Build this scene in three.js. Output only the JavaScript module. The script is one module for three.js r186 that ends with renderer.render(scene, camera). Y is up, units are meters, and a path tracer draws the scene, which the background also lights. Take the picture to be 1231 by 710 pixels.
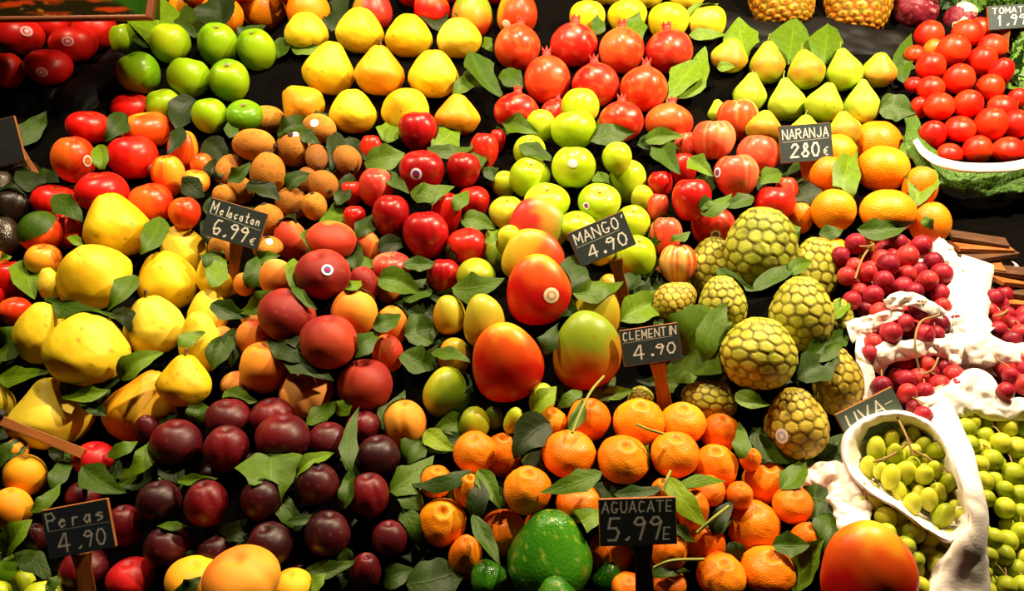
import * as THREE from 'three';
import { ImprovedNoise } from 'three/addons/math/ImprovedNoise.js';
import { mergeGeometries } from 'three/addons/utils/BufferGeometryUtils.js';
import { RoundedBoxGeometry } from 'three/addons/geometries/RoundedBoxGeometry.js';

// ------------------------------------------------------------------ camera, light, exposure
const W = 1231, H = 710, FOV = 38, PITCH = 24 * Math.PI / 180;
const FPX = (H / 2) / Math.tan(FOV * Math.PI / 360);
const scene = new THREE.Scene();
scene.background = new THREE.Color(0x000000);
const EYE = new THREE.Vector3(0, 1.55, 0);
const FWD = new THREE.Vector3(0, -Math.sin(PITCH), -Math.cos(PITCH));
const UPV = new THREE.Vector3(0, Math.cos(PITCH), -Math.sin(PITCH));
const RGT = new THREE.Vector3(1, 0, 0);
const camera = new THREE.PerspectiveCamera(FOV, W / H, 0.05, 30);
camera.position.copy(EYE);
camera.lookAt(EYE.clone().add(FWD));
scene.add(camera);
const renderer = new THREE.WebGLRenderer({ antialias: true });
renderer.toneMapping = THREE.LinearToneMapping;
renderer.toneMappingExposure = 0.8;
renderer.shadowMap.enabled = true;
// lamps over the stall: x, y, z of the bulb, the point it aims at, and its strength in candela
const LAMP_COLOUR = new THREE.Color(1.0, 0.80, 0.52);
const LAMPS = [
  [-0.95, 2.25, -1.3, [-0.6, 1.1, -1.3], 4.5],
  [-0.15, 2.3, -1.15, [-0.1, 1.05, -1.2], 8],
  [0.25, 2.4, -1.45, [0.2, 1.2, -1.4], 9],
  [0.9, 2.1, -1.15, [0.6, 1.05, -1.2], 13],
];
// ------------------------------------------------------------------ helpers
let seed = 12345;
function rnd() { seed |= 0; seed = seed + 0x6D2B79F5 | 0; let t = Math.imul(seed ^ seed >>> 15, 1 | seed); t = t + Math.imul(t ^ t >>> 7, 61 | t) ^ t; return ((t ^ t >>> 14) >>> 0) / 4294967296; }
const rr = (a, b) => a + (b - a) * rnd();
const NOISE = new ImprovedNoise();
const nz = (x, y, z) => NOISE.noise(x, y, z);
const fbm = (x, y, z) => nz(x, y, z) * 0.55 + nz(x * 2.1 + 5, y * 2.1, z * 2.1) * 0.3 + nz(x * 4.3, y * 4.3 + 9, z * 4.3) * 0.15;
const V3 = (x, y, z) => new THREE.Vector3(x, y, z);
const clamp = (v, a, b) => Math.min(b, Math.max(a, v));
const sst = (a, b, v) => { const t = clamp((v - a) / (b - a), 0, 1); return t * t * (3 - 2 * t); };
const hexc = h => { const c = new THREE.Color(h); return [c.r, c.g, c.b]; };
const mix3 = (a, b, t) => [a[0] + (b[0] - a[0]) * t, a[1] + (b[1] - a[1]) * t, a[2] + (b[2] - a[2]) * t];
const at = (x, y, d) => EYE.clone().addScaledVector(FWD, d).addScaledVector(RGT, (x - W / 2) / FPX * d).addScaledVector(UPV, -(y - H / 2) / FPX * d);
const usedNames = {};
function numbered(n) { const k = usedNames[n] = (usedNames[n] ?? -1) + 1; return k ? n + '_' + String(k).padStart(3, '0') : n; }
const usedLabels = new Set();
function tag(o, label, category, group, kind) {
  usedLabels.add(label);
  o.userData.label = label; if (category) o.userData.category = category;
  if (group) o.userData.group = group; if (kind) o.userData.kind = kind;
  return o;
}
function addTop(o, name) { o.name = numbered(name); scene.add(o); return o; }
function part(name, geo, mat, parent) { const m = new THREE.Mesh(geo, mat); m.name = name; parent.add(m); return m; }
function struct(name, geo, mat) { const m = new THREE.Mesh(geo, mat); m.userData.kind = 'structure'; addTop(m, name); return m; }
const std = (o) => new THREE.MeshStandardMaterial(o);

// ------------------------------------------------------------------ computed textures (colour, grain and fine relief only)
function dataTex(n, m, fn, srgb) {
  const d = new Uint8Array(n * m * 4);
  for (let j = 0; j < m; j++) for (let i = 0; i < n; i++) { const c = fn(i / n, j / m); const k = (j * n + i) * 4; d[k] = clamp(c[0], 0, 1) * 255; d[k + 1] = clamp(c[1], 0, 1) * 255; d[k + 2] = clamp(c[2], 0, 1) * 255; d[k + 3] = 255; }
  const t = new THREE.DataTexture(d, n, m); t.wrapS = t.wrapT = THREE.RepeatWrapping; t.magFilter = THREE.LinearFilter; t.minFilter = THREE.LinearMipmapLinearFilter; t.generateMipmaps = true;
  if (srgb) t.colorSpace = THREE.SRGBColorSpace; t.needsUpdate = true; return t;
}
const poreTex = (() => { // pores of citrus peel
  const pts = []; for (let i = 0; i < 20; i++) for (let j = 0; j < 20; j++) pts.push([(i + rr(0.1, 0.9)) / 20, (j + rr(0.1, 0.9)) / 20]);
  return dataTex(192, 192, (u, v) => {
    let m = 9; const ci = Math.floor(u * 20), cj = Math.floor(v * 20);
    for (let a = -1; a <= 1; a++) for (let b = -1; b <= 1; b++) { const p = pts[((ci + a + 20) % 20) * 20 + (cj + b + 20) % 20]; let dx = Math.abs(p[0] - u), dy = Math.abs(p[1] - v); dx = Math.min(dx, 1 - dx); dy = Math.min(dy, 1 - dy); m = Math.min(m, Math.hypot(dx, dy) * 20); }
    const h = sst(0.05, 0.5, m); return [h, h, h];
  });
})();
poreTex.repeat.set(3, 1.6);
const fuzzTex = dataTex(256, 256, (u, v) => { const h = 0.5 + 0.5 * nz(u * 64, v * 64, 3) * 0.8 + 0.25 * nz(u * 128, v * 20, 9); return [h, h, h]; });
const speckTex = dataTex(256, 256, (u, v) => { const h = 0.6 + 0.35 * nz(u * 24, v * 24, 1) + 0.3 * nz(u * 90, v * 90, 5); return [h, h, h]; });
const leafTex = dataTex(128, 256, (u, v) => { // u across, v base to tip
  const s = (u - 0.5) * 2, as = Math.abs(s);
  let vein = 1 - sst(0.015, 0.055, as);
  const q = (v * 6 - as * 1.5 + 40 + (s > 0 ? 0.5 : 0)) % 1; const dq = Math.min(q, 1 - q);
  vein = Math.max(vein, (1 - sst(0.01, 0.07, dq)) * 0.3 * sst(0.02, 0.1, as));
  const n = 0.5 + 0.5 * fbm(u * 6, v * 12, 2), m = nz(u * 26, v * 50, 7) * 0.06;
  const a = 0.62 + n * 0.26 + m; const c = [a * 0.96, a, a * 0.62];
  return mix3(c, [0.98, 1.0, 0.74], vein * 0.5);
}, true);
const leafBump = dataTex(128, 256, (u, v) => {
  const s = (u - 0.5) * 2, as = Math.abs(s); let h = 0.7;
  const q = (v * 6 - as * 1.5 + 40 + (s > 0 ? 0.5 : 0)) % 1; const dq = Math.min(q, 1 - q);
  h -= (1 - sst(0.0, 0.3, dq)) * 0.2 * sst(1, 0.5, as); h -= (1 - sst(0.01, 0.08, as)) * 0.4; h += 0.1 * nz(u * 20, v * 40, 1);
  return [h, h, h];
});
const woodTex = dataTex(128, 512, (u, v) => { const g = 0.72 + 0.2 * nz(u * 14 + 0.6 * nz(u * 3, v * 3, 1), v * 3, 4) + 0.12 * nz(u * 50, v * 8, 2); return [g, g * 0.93, g * 0.82]; }, true);
const crepe = dataTex(256, 256, (u, v) => { const h = 0.5 + 0.5 * nz(u * 18, v * 18, 6) + 0.3 * nz(u * 60, v * 60, 2); return [h, h, h]; });

// ------------------------------------------------------------------ the sloping surface of the stall: depth of the layer of fruit centres for a direction of view
const MOUNDS = [
  [395, 370, 130, 160, 0.08], [150, 380, 160, 170, 0.08], [645, 370, 140, 160, 0.085], [925, 390, 140, 155, 0.08],
  [160, 200, 125, 115, 0.05], [340, 195, 95, 95, 0.045], [510, 240, 105, 115, 0.06], [695, 210, 105, 115, 0.06], [870, 215, 95, 115, 0.06],
  [1045, 225, 110, 95, 0.05], [1165, 115, 85, 115, 0.05], [320, 590, 210, 140, 0.06], [740, 585, 250, 140, 0.06], [660, 680, 90, 90, 0.09],
  [1080, 350, 90, 90, 0.04], [1110, 590, 130, 130, 0.05], [235, 90, 120, 80, 0.03], [465, 90, 130, 80, 0.03], [715, 100, 140, 80, 0.03], [965, 105, 130, 65, 0.02],
  [290, 700, 90, 60, 0.08], [1042, 680, 80, 90, 0.09], [30, 590, 70, 80, 0.03],
];
function layer(x, y) {
  let d = 1 / (0.81 + 0.000576 * (clamp(y, -260, 980) - 355)), b = 0;
  for (const [cx, cy, rx, ry, a] of MOUNDS) { const q = ((x - cx) / rx) ** 2 + ((y - cy) / ry) ** 2; if (q < 1) b = Math.max(b, a * (1 - q) * (1 - q * 0.4)); }
  return d - b;
}
// ------------------------------------------------------------------ fruit shapes: a surface of revolution given by f(theta, phi) with theta 0 at the top, and a colour for each point
function revolve(f, c, nu = 44, nv = 30) {
  const pos = [], col = [], uv = [], idx = [];
  for (let i = 0; i <= nv; i++) for (let j = 0; j <= nu; j++) {
    const th = Math.PI * i / nv, ph = 2 * Math.PI * (j % nu) / nu;
    const p = f(th, ph); pos.push(p[0], p[1], p[2]); uv.push(j / nu, 1 - i / nv); const k = c(th, ph, p); col.push(k[0], k[1], k[2]);
  }
  for (let i = 0; i < nv; i++) for (let j = 0; j < nu; j++) { const a = i * (nu + 1) + j, b = a + nu + 1; if (i) idx.push(a, a + 1, b); if (i < nv - 1) idx.push(a + 1, b + 1, b); }
  const g = new THREE.BufferGeometry();
  g.setAttribute('position', new THREE.Float32BufferAttribute(pos, 3)); g.setAttribute('color', new THREE.Float32BufferAttribute(col, 3)); g.setAttribute('uv', new THREE.Float32BufferAttribute(uv, 2));
  g.setIndex(idx); g.computeVertexNormals();
  const n = g.attributes.normal;
  for (let i = 0; i <= nv; i++) { const a = i * (nu + 1), b = a + nu; const v = V3(n.getX(a) + n.getX(b), n.getY(a) + n.getY(b), n.getZ(a) + n.getZ(b)).normalize(); n.setXYZ(a, v.x, v.y, v.z); n.setXYZ(b, v.x, v.y, v.z); }
  for (let j = 0; j <= nu; j++) { n.setXYZ(j, 0, 1, 0); const k = nv * (nu + 1) + j; n.setXYZ(k, 0, -1, 0); }
  return g;
}
const S = Math.sin, C = Math.cos;
const pt = (r, y, ph, ox = 0, oz = 0) => [r * C(ph) + ox, y, r * S(ph) + oz];
function appleF(o, k) { // o: taper, dimple, lobes
  return (th, ph) => {
    const s = S(th), c = C(th); const top = c > 0;
    let y = c * 0.98 - (top ? o.dim * Math.exp(-((s / 0.3) ** 2)) : -o.dim * 0.65 * Math.exp(-((s / 0.28) ** 2)));
    let r = s * (1 + o.taper * c) * (1 + o.lobe * C(5 * ph + k) * sst(0.1, -0.9, c) + 0.02 * C(3 * ph + k)) ;
    r *= 1 + 0.05 * nz(C(ph) * 0.9 + k * 3, c, S(ph) * 0.9); y *= 1 + 0.05 * nz(C(ph) + k, 3, S(ph));
    return pt(r / (1 + Math.abs(o.taper) * 0.3), y, ph);
  };
}
function pearF(neck, lump, bend, k, dim = 0.06) {
  return (th, ph) => {
    const s = S(th), c = C(th), t = (1 + c) / 2;
    let r = Math.pow(s, 0.85) * (1 - neck * sst(0.35, 0.95, t)) * (1 + 0.02 * C(5 * ph + k));
    let y = c - (c > 0 ? 0 : -dim * Math.exp(-((s / 0.25) ** 2))) - (c > 0 ? dim * Math.exp(-((s / 0.2) ** 2)) : 0);
    const n = 1 + lump * fbm(C(ph) * 1.1 * s + k * 7, c * 1.1, S(ph) * 1.1 * s);
    return pt(r * n, y * (1 + lump * 0.4 * nz(C(ph) + k, 1, S(ph))), ph, bend * t * t);
  };
}
const ovalF = (k, lump = 0.03, taper = 0) => (th, ph) => { const s = S(th), c = C(th); const n = 1 + lump * nz(C(ph) * s + k * 5, c, S(ph) * s) * 2; return pt(s * n * (1 + taper * c), c * n, ph); };
function peachF(k) {
  return (th, ph) => {
    const s = S(th), c = C(th); let a = Math.atan2(S(ph), C(ph));
    let g = 1 - 0.09 * Math.exp(-((a / 0.22) ** 2)) * sst(-0.75, 0.5, c);
    let y = c * 0.97 - (c > 0 ? 0.2 * Math.exp(-((s / 0.22) ** 2)) : -0.03); 
    const n = 1 + 0.05 * nz(C(ph) * s + k * 5, c, S(ph) * s);
    return pt(s * g * n, y * n, ph);
  };
}
function citrusF(k, dim, nub, lump) {
  return (th, ph) => {
    const s = S(th), c = C(th);
    let y = c - (c > 0 ? dim * Math.exp(-((s / 0.2) ** 2)) - nub * Math.exp(-(((s - 0.3) / 0.14) ** 2)) : -0.06 * Math.exp(-((s / 0.22) ** 2)));
    const fur = c > 0 ? 1 - 0.025 * Math.exp(-(((s - 0.3) / 0.25) ** 2)) * C(7 * ph + k) : 1;
    const n = 1 + lump * fbm(C(ph) * s * 1.3 + k * 5, c * 1.3, S(ph) * s * 1.3);
    return pt(s * fur * n, y * n, ph);
  };
}
function mangoF(k) {
  return (th, ph) => { const s = S(th), c = C(th); const n = 1 + 0.05 * nz(C(ph) * s + k * 5, c, S(ph) * s);
    const r = Math.pow(s, 0.92) * (1 - 0.13 * c); return [r * n * (C(ph)) + 0.12 * (1 - c * c) - 0.06, c * n, r * n * S(ph) * 0.88]; };
}
function pomF(k) { return (th, ph) => { const s = S(th), c = C(th); const n = 1 + 0.035 * C(6 * ph + k) * s * 0.6 + 0.04 * nz(C(ph) * s + k, c, S(ph) * s); return pt(s * n, c * 0.96 + 0.1 * Math.exp(-((s / 0.2) ** 2)) * (c > 0 ? 1 : 0), ph); }; }
function scales(u, v) { // distance to the border of the scale and place within it, on a staggered grid
  let d1 = 9, d2 = 9, by = 0; const r0 = Math.round(v);
  for (let r = r0 - 1; r <= r0 + 1; r++) { const off = ((r % 2) + 2) % 2 * 0.5; const c0 = Math.round(u - off); for (let q = c0 - 1; q <= c0 + 1; q++) { const hx = Math.sin(q * 12.9 + r * 78.2) * 437.5, hy = Math.sin(q * 39.3 + r * 11.1) * 237.7; const dx = u - off - q - 0.3 * (hx - Math.floor(hx) - 0.5), dy = (v - r - 0.3 * (hy - Math.floor(hy) - 0.5)) * 0.9; const d = Math.hypot(dx, dy); if (d < d1) { d2 = d1; d1 = d; by = dy; } else if (d < d2) d2 = d; } }
  return [d2 - d1, by, d1];
}
function cherF(k, nc, nr, neck) {
  return (th, ph) => {
    const s = S(th), c = C(th), t = (1 + c) / 2;
    const [e, by] = scales(ph / (2 * Math.PI) * nc + 40, th / Math.PI * nr + k * 0.37 + 20);
    const fade = sst(0.12, 0.4, s);
    const h = fade * (0.026 * sst(0, 0.3, e) + 0.028 * by) ;
    let r = Math.pow(s, 0.85) * (1 - neck * sst(0.35, 1.0, t)) * (1 + 0.1 * nz(C(ph) * s + k * 4, c, S(ph) * s));
    return pt(r * (1 + h), c * (1 + h * 0.8), ph);
  };
}
function pineF(k) {
  return (th, ph) => {
    const s = S(th), c = C(th); const [e, by, d1] = scales(ph / (2 * Math.PI) * 15 + 40, th / Math.PI * 17 + 20);
    const h = 0.03 * sst(0, 0.5, e) + 0.02 * Math.exp(-((d1 / 0.14) ** 2));
    return pt(Math.pow(s, 0.42) * (1 + h), c * (1 + h * 0.4), ph);
  };
}

// ------------------------------------------------------------------ skins
const sp = (p, f, k) => nz(p[0] * f + k, p[1] * f, p[2] * f);
const streak = (ph, k, n = 16) => nz(C(ph) * n * 0.35 + k, S(ph) * n * 0.35, k) ;
function skin2(a, b, k, lo, hi, dirx = 0.5, f = 1.1, st = 0) { // two colours over the sides of the fruit with soft noisy border
  a = hexc(a); b = hexc(b);
  return (th, ph, p) => { const q = 0.5 + 0.55 * C(ph - dirx) * S(th) + 0.5 * fbm(p[0] * f + k * 3, p[1] * f, p[2] * f) + st * streak(ph, k) + 0.05 * sp(p, 14, k); return mix3(a, b, sst(lo, hi, q)); };
}
function speck(fn, c, k, dens = 0.42, f = 26, amt = 0.6) { c = hexc(c); return (th, ph, p) => mix3(fn(th, ph, p), c, amt * sst(dens, dens + 0.14, sp(p, f, k + 9))); }
function topTone(fn, c, r0, r1, amt = 1, bottom = 0) { c = hexc(c); return (th, ph, p) => { const s = S(th); let m = (C(th) > 0 ? 1 : bottom) * (1 - sst(r0, r1, s)) * amt; return mix3(fn(th, ph, p), c, m); }; }

const SKINM = {};
function skinMat(rough, o = {}) { return new THREE.MeshPhysicalMaterial(Object.assign({ vertexColors: true, roughness: rough, metalness: 0, specularIntensity: 0.7 }, o)); }
const M = {
  waxy: skinMat(0.38), satin: skinMat(0.5), apple: skinMat(0.32), soft: skinMat(0.62, { sheen: 0.25, sheenRoughness: 0.6, sheenColor: new THREE.Color(0.5, 0.3, 0.2) }),
  plum: skinMat(0.42, { bumpMap: speckTex, bumpScale: 0.0002 }),
  citrus: skinMat(0.36, { bumpMap: poreTex, bumpScale: 0.00025 }),
  kiwi: skinMat(0.8, { bumpMap: fuzzTex, bumpScale: 0.0006 }),
  cher: skinMat(0.55, { bumpMap: speckTex, bumpScale: 0.0005 }),
  avo: skinMat(0.2, { bumpMap: poreTex, bumpScale: 0.0002 }),
  grape: skinMat(0.42, { transmission: 0.1, thickness: 0.012, ior: 1.36, sheen: 0.2, sheenRoughness: 0.5, sheenColor: new THREE.Color(0.5, 0.4, 0.4) }),
  stem: std({ color: 0x5a4322, roughness: 0.8 }), greenstem: std({ color: 0x7d8428, roughness: 0.6 }), twig: std({ color: 0x8a6a35, roughness: 0.7 }),
  calyx: std({ color: 0x6b6a25, roughness: 0.8 }), kiwiEnd: std({ color: 0x3a2410, roughness: 0.9 }),
  sticker: std({ vertexColors: true, roughness: 0.35 }),
  wood: std({ color: 0xc87a2e, map: woodTex, roughness: 0.6 }), darkWood: std({ color: 0x6b4420, map: woodTex, roughness: 0.65 }), frameWood: std({ color: 0x8c4a22, map: woodTex, roughness: 0.45 }),
  paper: std({ color: 0xeae0d6, roughness: 0.9, bumpMap: crepe, bumpScale: 0.0002, side: THREE.DoubleSide }),
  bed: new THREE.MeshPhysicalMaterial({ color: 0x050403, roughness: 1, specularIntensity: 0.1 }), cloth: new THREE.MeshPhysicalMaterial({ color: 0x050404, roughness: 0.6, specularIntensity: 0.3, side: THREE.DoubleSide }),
};
// stem along +y, used on top of the unit fruit
function stemGeo(len, r, bend = 0.15, y0 = 0.8) {
  const cv = new THREE.CatmullRomCurve3([V3(0, y0 - 0.1, 0), V3(bend * 0.2, y0 + len * 0.4, 0), V3(bend, y0 + len, bend * 0.3)]);
  const t = new THREE.TubeGeometry(cv, 6, r, 6); const e = new THREE.SphereGeometry(r * 1.5, 6, 5); e.translate(bend, y0 + len, bend * 0.3); return mergeGeometries([t, e]);
}
const crownGeo = (() => { // the six-pointed calyx of a pomegranate
  const gs = []; const tube = new THREE.CylinderGeometry(0.17, 0.2, 0.22, 12, 1, true); tube.translate(0, 1.08, 0); gs.push(tube.toNonIndexed());
  for (let i = 0; i < 6; i++) { const g = new THREE.ConeGeometry(0.1, 0.26, 5); g.scale(0.9, 0.8, 0.45); g.translate(0, 0.09, 0.0); g.rotateX(0.4); g.translate(0, 1.17, 0.16); g.rotateY(i * Math.PI / 3); gs.push(g.toNonIndexed()); }
  const b = new THREE.SphereGeometry(0.16, 8, 6); b.scale(1, 0.5, 1); b.translate(0, 1.1, 0); gs.push(b.toNonIndexed());
  return mergeGeometries(gs);
})();
const crownMat = std({ color: 0xb03020, roughness: 0.6 });
const starGeo = (() => { const gs = []; for (let i = 0; i < 5; i++) { const g = new THREE.ConeGeometry(0.05, 0.22, 4); g.scale(1, 1, 0.4); g.rotateX(Math.PI / 2); g.translate(0, 0, 0.09); g.rotateY(i * 1.2566); gs.push(g); } const s = new THREE.CylinderGeometry(0.05, 0.06, 0.08, 6); gs.push(s); return mergeGeometries(gs); })();

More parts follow.
